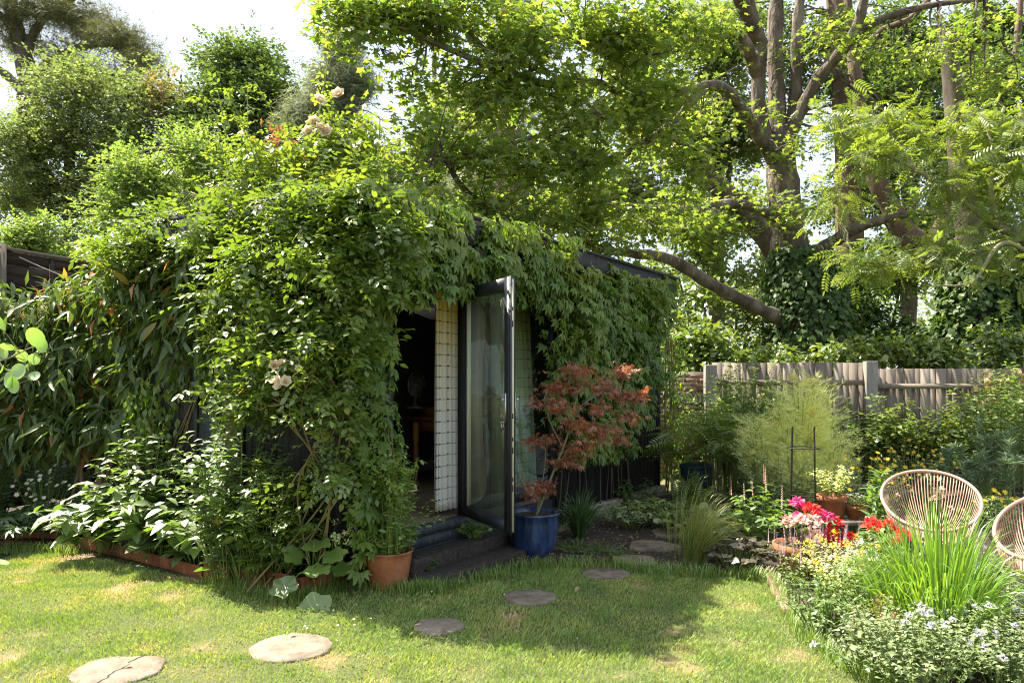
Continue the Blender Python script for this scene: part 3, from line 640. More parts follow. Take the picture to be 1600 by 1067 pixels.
dp('weather_seal', 'frame', (DW + .0005, DW + .02, .014, .028, DZ0 - .01, DZ1 + .005), parent=door)
dp('lock_plate', 'iron', *[(DW + .0062, DW + .008, -.007, .004, z, z + h) for z, h in ((1.02, .05), (1.12, .03), (1.30, .04), (2.03, .05), (2.16, .03), (.72, .05), (.80, .03))], parent=door)
dp('handle', 'metal', (DW - .055, DW - .03, -.05, -.0285, 1.28, 1.50), (DW - .19, DW - .03, -.075, -.055, 1.44, 1.46), (DW - .05, DW - .035, -.075, -.05, 1.44, 1.46), (DW - .05, DW - .03, .0285, .05, 1.28, 1.50), (DW - .17, DW - .03, .055, .07, 1.44, 1.46), parent=door)
# keys hanging from the lock
keys = thing('key_ring', 'small bunch of keys hanging from the lock of the open glass door', 'keys', D(DW - .04, .07, 1.32))
a = np.linspace(0, 2 * np.pi, 17)
MB().add(*tubes(D(DW - .04, .07, 1.315) + .018 * (np.cos(a)[:, None] * Wu + np.sin(a)[:, None] * A([0, 0, 1.])), np.full(17, .003), 5)).build('ring', M['metal'], keys)
for q, s in ((.005, .02), (-.012, -.012)):
    c = D(DW - .04, .07, 1.27) + Wu * s; m = MB().add(*lathe([(0, -.004), (.014, -.004), (.014, .004), (0, .004)], c, 12)); m.add(*box(c[0] - .004, c[0] + .004, c[1] - .002, c[1] + .002, c[2] - .06, c[2] - .004)); m.add(*box(c[0] - .004, c[0] + .010, c[1] - .002, c[1] + .002, c[2] - .055, c[2] - .04)); m.build('key', M['metal'], keys)

# steps of old sleepers
st = MB().add(*wbox(-1.02, .42, .06, .30, 0, .20)).build('timber_step', M['sleeper']); tag(st, 'upper dark sleeper step below the open glass door', 'step', 'sleeper steps')
st = MB().add(*wbox(-1.0, .55, .305, .56, -.01, .095)).build('timber_step', M['sleeper']); tag(st, 'lower dark sleeper step lying flush with the lawn', 'step', 'sleeper steps')
for o in bpy.data.objects:
    if o.name.startswith('timber_step'):
        bv = o.modifiers.new('bevel', 'BEVEL'); bv.width = .014; bv.segments = 2

# curtains: dip-dyed cloth with a woven windowpane check
cm, n, l, out = newmat('checked_curtain_cloth')
b_ = n.new('ShaderNodeBsdfDiffuse'); tr_ = n.new('ShaderNodeBsdfTranslucent'); mx_ = n.new('ShaderNodeMixShader'); mx_.inputs['Fac'].default_value = .22
ac = n.new('ShaderNodeAttribute'); ac.attribute_name = 'cloth'; sx = n.new('ShaderNodeSeparateXYZ'); l.new(ac.outputs['Vector'], sx.inputs[0])
def line(sock, per, w):
    a = n.new('ShaderNodeMath'); a.operation = 'MODULO'; a.inputs[1].default_value = per; l.new(sock, a.inputs[0])
    c = n.new('ShaderNodeMath'); c.operation = 'LESS_THAN'; c.inputs[1].default_value = w; l.new(a.outputs[0], c.inputs[0]); return c.outputs[0]
def mth(op, x, y):
    a = n.new('ShaderNodeMath'); a.operation = op; l.new(x, a.inputs[0]); l.new(y, a.inputs[1]); return a.outputs[0]
ln = mth('MAXIMUM', line(sx.outputs['X'], .09, .0016), line(sx.outputs['Y'], .10, .0036)); dot = mth('MULTIPLY', line(sx.outputs['X'], .09, .013), line(sx.outputs['Y'], .10, .011))
ln = mth('MAXIMUM', ln, dot)
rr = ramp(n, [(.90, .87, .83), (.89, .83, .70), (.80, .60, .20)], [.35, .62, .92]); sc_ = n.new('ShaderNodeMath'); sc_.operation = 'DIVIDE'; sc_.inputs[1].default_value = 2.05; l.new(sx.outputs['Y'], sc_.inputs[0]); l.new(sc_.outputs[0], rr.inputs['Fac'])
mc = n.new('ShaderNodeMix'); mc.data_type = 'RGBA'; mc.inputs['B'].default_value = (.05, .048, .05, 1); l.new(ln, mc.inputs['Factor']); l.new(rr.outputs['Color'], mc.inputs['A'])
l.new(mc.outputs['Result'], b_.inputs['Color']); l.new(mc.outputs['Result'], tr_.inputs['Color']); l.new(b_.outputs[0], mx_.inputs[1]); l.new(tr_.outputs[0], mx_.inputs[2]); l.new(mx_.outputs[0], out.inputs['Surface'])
def curtain(t0, t1, label, n0=-.17, z0=.43, z1=2.50, slant=0.0, folds=4.5, amp=.035, flare=.05):
    nu, nv = 60, 24; uu = np.linspace(0, 1, nu); vv = np.linspace(0, 1, nv); V = []; Cc = []
    for v in vv:
        w = (t1 - t0) * (1 + flare * (1 - v)); tt = t0 + w * (uu - .0) + slant * v * (1 - uu * .2) - flare * (1 - v) * .5 * (t1 - t0)
        nn = n0 + amp * (np.sin((uu + .06 * np.sin(uu * 7)) * folds * 2 * np.pi + .6 * np.sin(v * 3)) + .35 * np.sin(uu * folds * 4.3 * np.pi + v * 2)) * (.75 + .25 * (1 - v))
        V.append(np.stack([Wo + Wu * a + Wn * b + A([0, 0, z0 + (z1 - z0) * v]) for a, b in zip(tt, nn)])); Cc.append(np.stack([uu * (t1 - t0) * 1.9, np.full(nu, v * (z1 - z0)), 0 * uu], -1))
    V = np.concatenate(V); Cc = np.concatenate(Cc).astype(np.float32); i = (np.arange(nv - 1)[:, None] * nu + np.arange(nu - 1)[None]).ravel()
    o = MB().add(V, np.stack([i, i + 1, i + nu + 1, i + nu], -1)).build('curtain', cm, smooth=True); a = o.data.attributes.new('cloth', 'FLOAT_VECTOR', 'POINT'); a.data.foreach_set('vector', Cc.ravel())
    sd = o.modifiers.new('thick', 'SOLIDIFY'); sd.thickness = .004
    return tag(o, label, 'curtain', 'checked curtains')
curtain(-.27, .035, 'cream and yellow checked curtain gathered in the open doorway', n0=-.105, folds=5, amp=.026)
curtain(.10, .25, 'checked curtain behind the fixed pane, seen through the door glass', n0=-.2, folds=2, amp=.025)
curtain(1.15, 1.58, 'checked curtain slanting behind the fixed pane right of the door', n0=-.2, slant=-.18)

# furniture inside
dz = ZF; SH = .55      # desk stands this far along the back wall
_wb, _W = wbox, W
def wbox(a, b, *r): return _wb(a + SH, b + SH, *r)
def W(t, *r): return _W(t + SH, *r)
desk = thing('desk', 'varnished pine desk with turned legs in the dark room', 'desk', W(1.7, -2.2, dz))
def dpb(name, mat, *bx):
    m = MB()
    for b in bx: m.add(*wbox(*b))
    return m.build(name, M[mat], desk)
dpb('table_top', 'wood', (1.05, 2.35, -2.58, -1.93, dz + .72, dz + .755)); dpb('apron', 'wood', (1.12, 2.28, -2.0, -1.975, dz + .57, dz + .719), (1.12, 1.14, -2.52, -2.0, dz + .57, dz + .719))
dr_ = dpb('drawer', 'wood', (1.3, 1.85, -1.974, -1.962, dz + .59, dz + .70)); MB().add(*lathe([(0, -.02), (.018, -.012), (.018, .01), (.0, .02)], W(1.57, -1.945, dz + .645), 10)).build('knob', M['wood'], dr_)
prof = [(.032, 0), (.022, .05), (.034, .12), (.026, .16), (.036, .35), (.028, .46), (.038, .5), (.038, .72)]
for t_, n_ in ((1.13, -1.99), (2.27, -1.99), (1.13, -2.5), (2.27, -2.5)): MB().add(*lathe([(r, z) for r, z in prof], W(t_, n_, dz), 12)).build('leg', M['wood'], desk, smooth=True)
dpb('stretcher', 'wood', (1.13, 2.27, -2.26, -2.23, dz + .15, dz + .18))
top = dz + .756
crate = thing('wooden_box', 'low dark wooden box standing on the desk', 'box', W(1.55, -2.3, top)); MB().add(*wbox(1.2, 2.0, -2.5, -2.15, top, top + .10)).build('body', M['wood'], crate); MB().add(*wbox(1.18, 2.02, -2.52, -2.13, top + .101, top + .12)).build('lid', M['wood'], crate)
fz = top + .122; fc = W(1.45, -2.28, fz)
fan = thing('desk_fan', 'grey desk fan with round wire guard on the desk', 'fan', fc)
MB().add(*lathe([(0, 0), (.11, 0), (.11, .015), (.05, .03), (.02, .05), (.018, .16), (0, .16)], fc, 20)).build('base', M['plasticg'], fan, smooth=True)
hc = fc + A([0, 0, .30]); fx = Wu; fy = A([0, 0, 1.]); fn = Wn
def ringp(r, q, m=33):
    a = np.linspace(0, 2 * np.pi, m); return hc + fn * q + r * (np.cos(a)[:, None] * fx + np.sin(a)[:, None] * fy)
m = MB(); m.add(*tubes(ringp(.17, 0.03), np.full(33, .006), 5)); m.add(*tubes(ringp(.13, .065), np.full(33, .002), 4)); m.add(*tubes(ringp(.08, .075), np.full(33, .002), 4))
for k in range(36):
    a = k * math.pi / 18; m.add(*tubes(A([hc + fn * q + r * (math.cos(a) * fx + math.sin(a) * fy) for r, q in ((.03, .08), (.1, .075), (.15, .05), (.17, .03))]), np.full(4, .0014), 3))
m.build('wire_guard', M['metal'], fan)
for k in range(3):
    a = k * 2.094; V = A([hc + r * (math.cos(a + s) * fx + math.sin(a + s) * fy) + fn * q for r, s, q in ((.02, -.3, 0), (.02, .3, .02), (.14, .55, .03), (.15, 0, .0), (.14, -.35, -.02))]); MB().add(V, A([[0, 1, 2], [0, 2, 3], [0, 3, 4]])).build('blade', M['plasticg'], fan)
V, Fq = lathe([(0, -.08), (.05, -.07), (.055, .02), (.03, .06), (0, .085)], (0, 0, 0), 16); V = hc + V[:, 0:1] * fx + V[:, 1:2] * fy + V[:, 2:3] * fn; MB().add(V, Fq).build('motor', M['plasticg'], fan, smooth=True)
SH = .78
for t_, z_, w_, h_, lab in ((2.05, 1.72, .20, .22, 'small framed print pinned highest on the dark wall'), (1.78, 1.50, .20, .22, 'pale note pinned left of the others on the dark wall'), (2.02, 1.40, .24, .34, 'tall pale sheet pinned at right on the dark wall'), (1.86, 1.28, .13, .24, 'narrow torn note pinned lowest on the dark wall')):
    q = DEP - .09; o = MB().add(*wbox(t_, t_ + w_, -q + .002, -q + .008, z_, z_ + h_)).build('paper_note', M['paper']); tag(o, lab, 'paper', 'notes on the wall')
SH = .55
o = MB().add(*wbox(1.5, 1.95, -2.12, -1.96, top, top + .012)).build('paper_sheet', M['paper']); tag(o, 'white paper lying at the front edge of the desk', 'paper')
o = MB().add(*wbox(2.05, 2.11, -2.2, -1.97, top, top + .24)).build('book', M['edge']); tag(o, 'pale upright book at the end of the desk beside the curtain', 'book')
o = MB().add(*wbox(.9, 1.3, -1.5, -1.2, ZF, ZF + .26)); o = o.build('basket', M['wood']); tag(o, 'low brown basket on the room floor behind the curtain', 'basket')

wbox, W = _wb, _W

# ------------------------------------------------------------------ fences, brick wall
FY = 12.6
fence = thing('timber_fence', 'weathered grey board fence with rail behind the flower bed', 'fence', (3.2, FY, 0))
x = 3.3; kk = 0
while x < 10.6:
    w = .16 + U(-.008, .008); t = 1.90 if x < 5.8 else 1.80
    t += U(-.006, .006); back = kk % 2
    MB().add(*box(x, x + w, FY + .03 + .012 * back + U(0, .004), FY + .05 + .012 * back, .05, t)).build('board', M['fence'], fence); x += w - .03 if U(0, 1) > .12 else w + .012; kk += 1
for xa, xb, z in ((3.3, 5.76, 1.53), (5.95, 10.6, 1.47), (3.3, 5.76, .35), (5.95, 10.6, .35)):
    MB().add(*box(xa, xb, FY - .035, FY + .028, z, z + .085)).build('rail', M['fence'], fence)
for xp, zt in ((3.24, 1.86), (5.855, 1.92), (8.5, 1.9)):
    o = MB().add(*box(xp - .095, xp + .095, FY - .12, FY + .025, 0, zt)).build('post', M['post'], fence); bv = o.modifiers.new('bevel', 'BEVEL'); bv.width = .01; bv.segments = 2
bwall = thing('brick_wall', 'old brick wall between the garden room and the fence', 'wall', (2.9, 12.75, 0))
MB().add(*box(2.3, 3.2, 12.72, 12.9, 0, 1.75)).build('mortar', M['concrete'], bwall)
bm_ = MB().add(*box(0, .205, 0, .09, 0, .062)).mesh('brick', M['brick'])
for r in range(23):
    for c in range(4):
        o = bpy.data.objects.new('brick', bm_); COL.objects.link(o); o.parent = bwall
        o.location = (2.3 + c * .218 + (.109 if r % 2 else 0) - 2.9 + U(-.003, .003), 12.705 - 12.75 + U(-.004, .004), .02 + r * .074)
lf = thing('dark_fence', 'tall dark brown board fence rising behind the climbers on the left', 'fence', (-6, 9, 0))
fa, fb = A([-7.3, 5.4, 0]), A([-4.7, 12.6, 0]); fd = (fb - fa) / np.linalg.norm(fb - fa); fnn = A([fd[1], -fd[0], 0]); FL = np.linalg.norm(fb - fa)
def fbox(s0, s1, q0, q1, z0, z1):
    c = lambda s, q, z: fa + fd * s + fnn * q + A([0, 0, z]); return box8([c(s0, q1, z0), c(s1, q1, z0), c(s1, q0, z0), c(s0, q0, z0), c(s0, q1, z1), c(s1, q1, z1), c(s1, q0, z1), c(s0, q0, z1)])
ZT = 3.17
for p_ in range(4):
    s0, s1 = p_ * 1.92, p_ * 1.92 + 1.86
    for r in range(20):
        z = .1 + r * .152; MB().add(*fbox(s0, s1, .0 + .012 * (r % 2), .02 + .012 * (r % 2), z, z + .16)).build('board', M['darkfence'], lf)
    for s in (s0 + .6, s0 + 1.25): MB().add(*fbox(s, s + .045, .034, .06, .1, ZT - .04)).build('batten', M['darkfence'], lf)
    MB().add(*fbox(s0, s1, -.01, .075, ZT - .03, ZT)).build('capping', M['fence'], lf)
    MB().add(*fbox(s1, s1 + .06, -.03, .09, 0, ZT + .03)).build('post', M['fence'], lf)
q = smooth_line([at(30, 402, 9.1), at(70, 420, 9.3), at(120, 440, 9.6), at(180, 462, 9.9)], 20)
wire = MB().add(*tubes(q, np.full(20, .008), 5)).build('slack_cord', M['cable']); tag(wire, 'pale slack cord strung from the dark fence post', 'cord')

# ------------------------------------------------------------------ stepping stones
stones = [(182, 1046, 136, 'cracked pale stepping stone nearest the lower left corner', 0), (455, 1009, 128, 'large sunlit round stepping stone in the middle of the lawn', 1), (686, 976, 80, 'stepping stone at the edge of the shade, nearest the terracotta pot', 1),
          (829, 931, 82, 'shaded round stepping stone in front of the sleeper steps', 1), (945, 894, 76, 'shaded stepping stone right of the blue pot, at the lawn edge', 1), (992, 873, 66, 'flat stone in the dark soil just past the lawn', 0), (1020, 851, 78, 'flat stone in the soil beside the tufted grass', 0), (1052, 830, 70, 'stone further up the soil path beside the variegated plant', 0), (1062, 805, 90, 'farthest path stone near the garden room plinth', 0)]
stone_spots = []
for px, py, wpx, lab, rd in stones:
    zo = .03 if py < 880 else 0.0; c = G(px, py, .012 + zo); r = wpx * c[1] / F_PX / 2; n_ = 40; a = np.arange(n_) * 2 * np.pi / n_
    rr = r * (1 + (0.02 if rd else .07) * np.sin(a * 3 + px) + (0.008 if rd else .05) * np.sin(a * 5 + py) + rng.normal(0, .012, n_))
    ringv = lambda s, z: np.stack([c[0] + np.cos(a) * rr * s, c[1] + np.sin(a) * rr * s, np.full(n_, z)], -1)
    V = np.vstack([ringv(1, -.02), ringv(1, .004), ringv(.965, .012), ringv(.5, .012) + A([0, 0, .001]), [(c[0], c[1], .0125)]])
    F4 = [[k * n_ + i, k * n_ + (i + 1) % n_, (k + 1) * n_ + (i + 1) % n_, (k + 1) * n_ + i] for k in range(3) for i in range(n_)]; F3 = [[3 * n_ + i, 3 * n_ + (i + 1) % n_, 4 * n_] for i in range(n_)]
    V[:, 2] += zo; stone_spots.append((c, r))
    if px == 182:     # cracked across
        T = thing('stepping_stone', lab, 'stepping stone', c, 'stepping stones'); MB().add(V, [A(F4), A(F3)]).build('slab', M['stone'], T)
        f_ = np.linspace(-.9, .97, 24); cx = c[0] + r * (.05 + .10 * f_ + .035 * np.sin(f_ * 9) + .02 * np.sin(f_ * 23)); cy_ = c[1] + r * f_; w_ = .0035 + .003 * np.abs(np.sin(f_ * 14))
        VV = np.vstack([np.stack([cx - w_, cy_, 0 * cx + .0138], -1), np.stack([cx + w_, cy_, 0 * cx + .0138], -1)]); i_ = np.arange(23); MB().add(VV, np.stack([i_, i_ + 24, i_ + 25, i_ + 1], -1)).build('crack', M['soil'], T)
    else:
        o = MB().add(V, [A(F4), A(F3)]).build('stepping_stone', M['stone']); tag(o, lab, 'stepping stone', 'stepping stones')

# rusty steel edging of the left bed
def edging(pts, label, h=.15):
    L = smooth_line(pts, 160); s = np.r_[0, np.cumsum(np.linalg.norm(np.diff(L, axis=0), axis=1))]; tn = nrm(np.gradient(L, axis=0)); sd = np.stack([-tn[:, 1], tn[:, 0], 0 * s], -1)
    w = .006 * np.sign(np.sin(s * 2 * np.pi / .045))[:, None]; m_ = len(L); V = np.vstack([L + sd * (w + q) + A([0, 0, z]) for q, z in ((0, 0), (0, h), (.004, h), (.004, 0))]); i = np.arange(m_ - 1)
    o = MB().add(V, np.vstack([np.stack([k * m_ + i, k * m_ + i + 1, (k + 1) * m_ + i + 1, (k + 1) * m_ + i], -1) for k in range(3)])).build('metal_edging', M['rust']); return tag(o, label, 'edging', 'rusty bed edging')
edging([G(-230, 850), G(-60, 850), G(60, 850), G(115, 853)], 'rusty ribbed steel edging along the dark bed at far left', .12)
edging([G(112, 853), G(180, 868), G(250, 886), G(316, 904)], 'rusty edging mostly hidden under the big soft leaves', .10)
edging([G(318, 905), G(380, 916), G(452, 934)], 'curved rusty ribbed edging below the cut-leaved plant', .17)
edging([G(456, 936), G(500, 928), G(552, 914)], 'short rusty ribbed edging beside the terracotta pot', .15)
# bricks edging the right-hand bed
be = thing('brick_edging', 'row of bricks laid along the sunny flower bed', 'edging', G(1240, 950))
L = smooth_line([G(1205, 890), G(1216, 925), G(1258, 990), G(1326, 1045), G(1460, 1095)], 400); s = np.r_[0, np.cumsum(np.linalg.norm(np.diff(L, axis=0), axis=1))]
bb = MB().add(*box(-.10, .10, -.05, .05, -.02, .045)).mesh('brick', M['brick']); q = 0.1
while q < 1.2:
    i = np.searchsorted(s, q); o = bpy.data.objects.new('brick', bb); COL.objects.link(o); o.parent = be; o.location = L[i] - A(be.location) + A([0, 0, U(-.012, .008)])
    t_ = L[min(i + 3, 399)] - L[i]; o.rotation_euler = (U(-.05, .05), U(-.05, .05), math.atan2(t_[1], t_[0]) + U(-.08, .08)); q += .215

# ------------------------------------------------------------------ trees
def gbase(px, d): return A([(px - 800) / F_PX * d, d, 0.])
# great sycamore behind the fence
sb = gbase(1262, 15.2)
a_ = lambda *p: at(*p)
limbs = [([sb, a_(1258, 560, 15.2), a_(1238, 430, 15.1), a_(1226, 320, 15), a_(1216, 215, 15)], .46, .27),
         ([a_(1222, 290, 15), a_(1186, 170, 14.9), a_(1184, 60, 14.8), a_(1150, -80, 14.6), a_(1120, -300, 14.4)],   .15, .09),
         ([a_(1218, 270, 15), a_(1214, 150, 15.1), a_(1212, 30, 15.2), a_(1225, -120, 15.3), a_(1200, -350, 15.3)], .18, .10),
         ([a_(1222, 270, 15), a_(1242, 150, 15), a_(1244, 40, 14.9), a_(1262, -100, 14.8)], .14, .08),
         ([a_(1214, 260, 15), a_(1172, 190, 14.2), a_(1132, 140, 13.4), a_(1086, 140, 12.6), a_(1000, 165, 11.6), a_(900, 200, 10.6), a_(800, 225, 10)], .13, .02),
         ([a_(1238, 505, 15), a_(1180, 480, 14.4), a_(1110, 445, 13.6), a_(1045, 405, 12.8), a_(985, 395, 12.0), a_(930, 385, 11.4), a_(870, 345, 10.8)], .15, .03),
         ([a_(1226, 345, 15), a_(1150, 318, 14), a_(1060, 330, 12.8), a_(960, 322, 11.6), a_(870, 330, 10.8), a_(780, 350, 10.2), a_(690, 330, 9.6)], .10, .02),
         ([a_(1236, 410, 15), a_(1290, 385, 14.6), a_(1340, 355, 14.2), a_(1410, 335, 13.8), a_(1480, 330, 13.5)], .16, .04),
         ([a_(1232, 215, 15), a_(1275, 130, 14.7), a_(1330, 62, 14.3), a_(1352, 0, 14), a_(1372, -90, 13.8)], .13, .07),
         ([a_(1235, 190, 15), a_(1290, 105, 14.9), a_(1350, 45, 14.7), a_(1440, 12, 14.4), a_(1540, 0, 14)], .11, .04),
         ([a_(1186, 120, 14.9), a_(1150, 50, 13.9), a_(1090, 55, 12.8), a_(1010, 68, 11.6), a_(900, 60, 10.6), a_(800, 20, 10)], .13, .03),
         ([a_(1000, 165, 11.6), a_(930, 130, 10.9), a_(855, 132, 10.3), a_(790, 112, 9.9), a_(720, 85, 9.6), a_(650, 55, 9.4), a_(560, 14, 9.3)], .07, .02),
         ([a_(790, 112, 9.9), a_(740, 60, 9.7), a_(700, 8, 9.6), a_(670, -50, 9.6)], .04, .015),
         ([a_(1188, 70, 14.9), a_(1130, -40, 13.5), a_(1000, -120, 12), a_(850, -150, 10.8), a_(700, -140, 10)], .14, .03),
         ([a_(780, 350, 10.2), a_(720, 290, 9.6), a_(690, 250, 9.3), a_(650, 300, 9.2)], .05, .015),
         ([a_(1100, 140, 12.8), a_(1040, 200, 11.9), a_(960, 250, 11.2), a_(860, 270, 10.6), a_(760, 280, 10)], .07, .02)]
cl = [(655, 140, 9.5, 45, 30, .3, .5), (650, 205, 9.4, 40, 30, .3, .5), (625, 255, 9.3, 35, 25, .3, .35), (560, 25, 9.3, 75, 40, .4, 1.5), (640, 20, 9.4, 55, 45, .4, 1.2), (610, 85, 9.4, 30, 20, .2, .25), (720, 30, 9.6, 90, 60, .6, 2), (830, 40, 10, 110, 75, .7, 2.8), (950, 50, 10.6, 120, 75, .8, 3), (1080, 40, 11.5, 100, 70, .8, 2.2),
      (760, 150, 9.7, 90, 60, .6, 1.8), (880, 160, 10.2, 110, 70, .7, 2.6), (1000, 170, 11, 100, 70, .8, 2.4), (720, 240, 9.4, 80, 45, .5, 1.3), (820, 250, 9.8, 110, 50, .6, 2), (930, 260, 10.6, 110, 55, .7, 2.2), (1050, 260, 11.6, 80, 60, .7, 1.3),
      (670, 315, 9.2, 60, 30, .4, .7), (770, 335, 9.8, 110, 35, .5, 1.5), (900, 340, 10.6, 120, 40, .6, 1.8), (1010, 355, 11.6, 90, 45, .7, 1.2), (940, 395, 10.8, 80, 25, .5, .7), (1110, 330, 12.8, 60, 40, .8, .6),
      (1120, 170, 13.2, 50, 60, .8, .6), (1180, 300, 14.2, 45, 50, .8, .5), (1235, 330, 14.2, 40, 50, .3, .5), (1250, 230, 14.2, 45, 40, .3, .4), (1320, 60, 14.2, 110, 70, 1.2, 1.2), (1450, 60, 14, 140, 80, 1.4, 1.5), (1390, 200, 14.4, 90, 70, 1, .8), (1430, 320, 13.8, 70, 40, .8, .6), (1560, 130, 14.5, 90, 90, 1, .9),
      (900, -90, 11, 250, 40, 1.4, .8), (1150, -100, 13.5, 200, 60, 1.6, .8), (1200, 180, 13.8, 40, 40, .6, .2)]
tree('sycamore_tree', 'huge spreading sycamore with several grey stems arching over the garden room', 'tree', sb, limbs, cl, 2900, SYC, 8, .125, .17, 'sycamore', 'bark', n1=330, dead=110, fr=8, fsz=.45, single=300, Tbig=SYC_D, r1=.05, r2=.007, sides=14, cell=14)
# leaning grey stem and other trunks behind
tree('leaning_tree', 'tree with grey trunk leaning left behind the sycamore', 'tree', gbase(1300, 18), [([gbase(1300, 18), a_(1262, 460, 18), a_(1222, 400, 18), a_(1170, 335, 17.8), a_(1110, 280, 17.6), a_(1050, 200, 17.4), a_(1000, 90, 17)], .42, .12), ([a_(1140, 310, 17.7), a_(1100, 350, 17.4), a_(1050, 370, 17)], .09, .04)],
     [(1060, 190, 17.4, 90, 90, 1, 1), (1000, 80, 17, 100, 80, 1, 1), (1090, 370, 17, 70, 35, .8, .5), (1150, 330, 18.5, 80, 60, .8, .5)], 800, SYC, 8, .15, .25, 'sycamore', 'bark', n1=40)
tree('red_trunk_tree', 'conifer with reddish trunk rising right of the sycamore stems', 'tree', gbase(1330, 19), [([gbase(1330, 19), a_(1325, 300, 19), a_(1315, 110, 19), a_(1300, -80, 19), a_(1296, -300, 19)], .34, .2), ([a_(1318, 140, 19), a_(1340, 95, 18.4), a_(1375, 50, 18), a_(1430, 22, 17.6), a_(1500, -60, 17.4)], .13, .04)],
     [(1290, 100, 19.5, 120, 130, 1.5, 1), (1400, 130, 19, 110, 110, 1.5, 1), (1230, 60, 19.5, 100, 70, 1.2, .6)], 500, SPRIG, 9, .16, .25, 'darkleaf', 'redbark', n1=40)
tree('leaning_red_tree', 'slanting reddish trunk crossing behind the fence at right', 'tree', gbase(1530, 17), [([gbase(1530, 17), a_(1500, 470, 17), a_(1450, 400, 17), a_(1405, 350, 17), a_(1360, 260, 17), a_(1340, 150, 17), a_(1325, 20, 17), a_(1320, -90, 17)], .34, .06), ([a_(1450, 400, 17), a_(1480, 330, 17), a_(1530, 250, 17), a_(1580, 120, 17), a_(1600, -40, 17)], .18, .05)],
     [(1500, 260, 17.5, 120, 90, 1.2, 1), (1580, 120, 17, 110, 120, 1.4, 1.2), (1450, 160, 18, 120, 90, 1.2, 1), (1400, 420, 18, 90, 50, 1, .5)], 700, SPRIG, 10, .17, .25, 'darkleaf', 'redbark', n1=40)
# tall conifer with red bark seen through the sycamore
tree('tall_conifer', 'tall dark conifer with red-brown trunk half hidden by sycamore leaves', 'tree', gbase(790, 21), [([gbase(790, 21), a_(790, 300, 21), a_(795, 150, 21), a_(800, 40, 21), a_(800, -200, 21)], .42, .2)],
     [(800, 60, 21, 80, 80, 1.6, 1), (770, 180, 21, 90, 70, 1.6, 1), (830, 280, 21, 100, 70, 1.6, 1), (740, 300, 21.5, 80, 70, 1.2, .7), (880, 180, 22, 90, 100, 1.4, .8), (820, -60, 21, 70, 60, 1.4, .5)], 520, NEED, 18, .26, .28, 'cypress', 'redbark', n1=70, mode='hang')
# pale pinnate-leaved tree reaching in from the right
pb = A([5.9, 7.6, 0]); 
tree('pinnate_tree', 'young tree with bright yellow-green feathered leaves reaching in from the right', 'tree', pb, [([pb, (5.75, 7.6, 1.2), at(1655, 430, 7.8), at(1600, 372, 7.9), at(1560, 355, 7.9)], .085, .05), ([at(1560, 355, 7.9), at(1548, 300, 7.9), at(1552, 240, 8), at(1535, 180, 8.1)], .04, .012),
     ([at(1560, 355, 7.9), at(1490, 305, 8), at(1430, 265, 8.1), at(1370, 235, 8.3), at(1320, 215, 8.4)], .035, .01), ([at(1600, 372, 7.9), at(1520, 395, 7.8), at(1450, 400, 7.9), at(1390, 415, 8), at(1330, 405, 8.1)], .03, .01),
     ([at(1655, 430, 7.8), at(1570, 380, 7.6), at(1520, 440, 7.5), at(1460, 448, 7.6)], .03, .008), ([at(1430, 265, 8.1), at(1390, 200, 8.3), at(1350, 170, 8.5)], .02, .008), ([(5.75, 7.6, 1.2), at(1640, 300, 8), at(1600, 200, 8.1), at(1590, 160, 8.2)], .05, .015)],
     [(1340, 190, 8.5, 70, 45, .3, 1), (1410, 205, 8.3, 50, 40, .3, .7), (1390, 250, 8.2, 70, 35, .3, 1), (1540, 200, 8.1, 70, 55, .4, 1.5), (1580, 260, 8, 60, 50, .4, 1.2), (1500, 290, 8, 60, 40, .3, .8), (1320, 290, 8.3, 50, 30, .3, .5), (1560, 330, 7.9, 60, 30, .3, .6), (1480, 390, 7.8, 90, 25, .3, .8), (1380, 410, 8, 70, 20, .3, .6), (1590, 420, 7.8, 50, 30, .3, .3), (1300, 330, 8.4, 40, 25, .2, .3)],
     330, PIN, 6, .205, .12, 'pinnate', 'palebark', n1=60, single=300, Tbig=PIN_D, r1=.02, r2=.005, cell=12)

# trees beyond the left boundary
tree('far_pine', 'tall open-crowned pine with bare limbs at the top left', 'tree', gbase(60, 42), [([gbase(40, 42), a_(45, 250, 42), a_(40, 120, 42), a_(15, 20, 42), a_(0, -100, 42)], .75, .25), ([a_(45, 130, 42), a_(90, 90, 42), a_(150, 70, 41), a_(210, 85, 41)], .35, .08), ([a_(35, 100, 42), a_(60, 40, 42), a_(110, 0, 41.5), a_(160, -20, 41)], .3, .08), ([a_(42, 150, 42), a_(0, 110, 42), a_(-60, 80, 42)], .3, .1), ([a_(20, 40, 42), a_(-30, 0, 42)], .25, .1), ([a_(90, 90, 42), a_(130, 110, 42), a_(200, 120, 42), a_(235, 105, 42)], .2, .06)],
     [(90, 20, 42, 110, 40, 2.5, 2), (170, 55, 41, 70, 45, 2, 1.6), (215, 95, 41, 30, 35, 1.5, .6), (20, 60, 42, 70, 40, 2, .7), (120, 95, 42, 80, 30, 2, .8), (-20, 10, 42, 60, 40, 2, .6), (190, 140, 42, 60, 30, 2, .5)], 420, NEED, 22, .5, .42, 'pineleaf', 'darkbark', n1=60, r1=.14, r2=.035, fr=5)
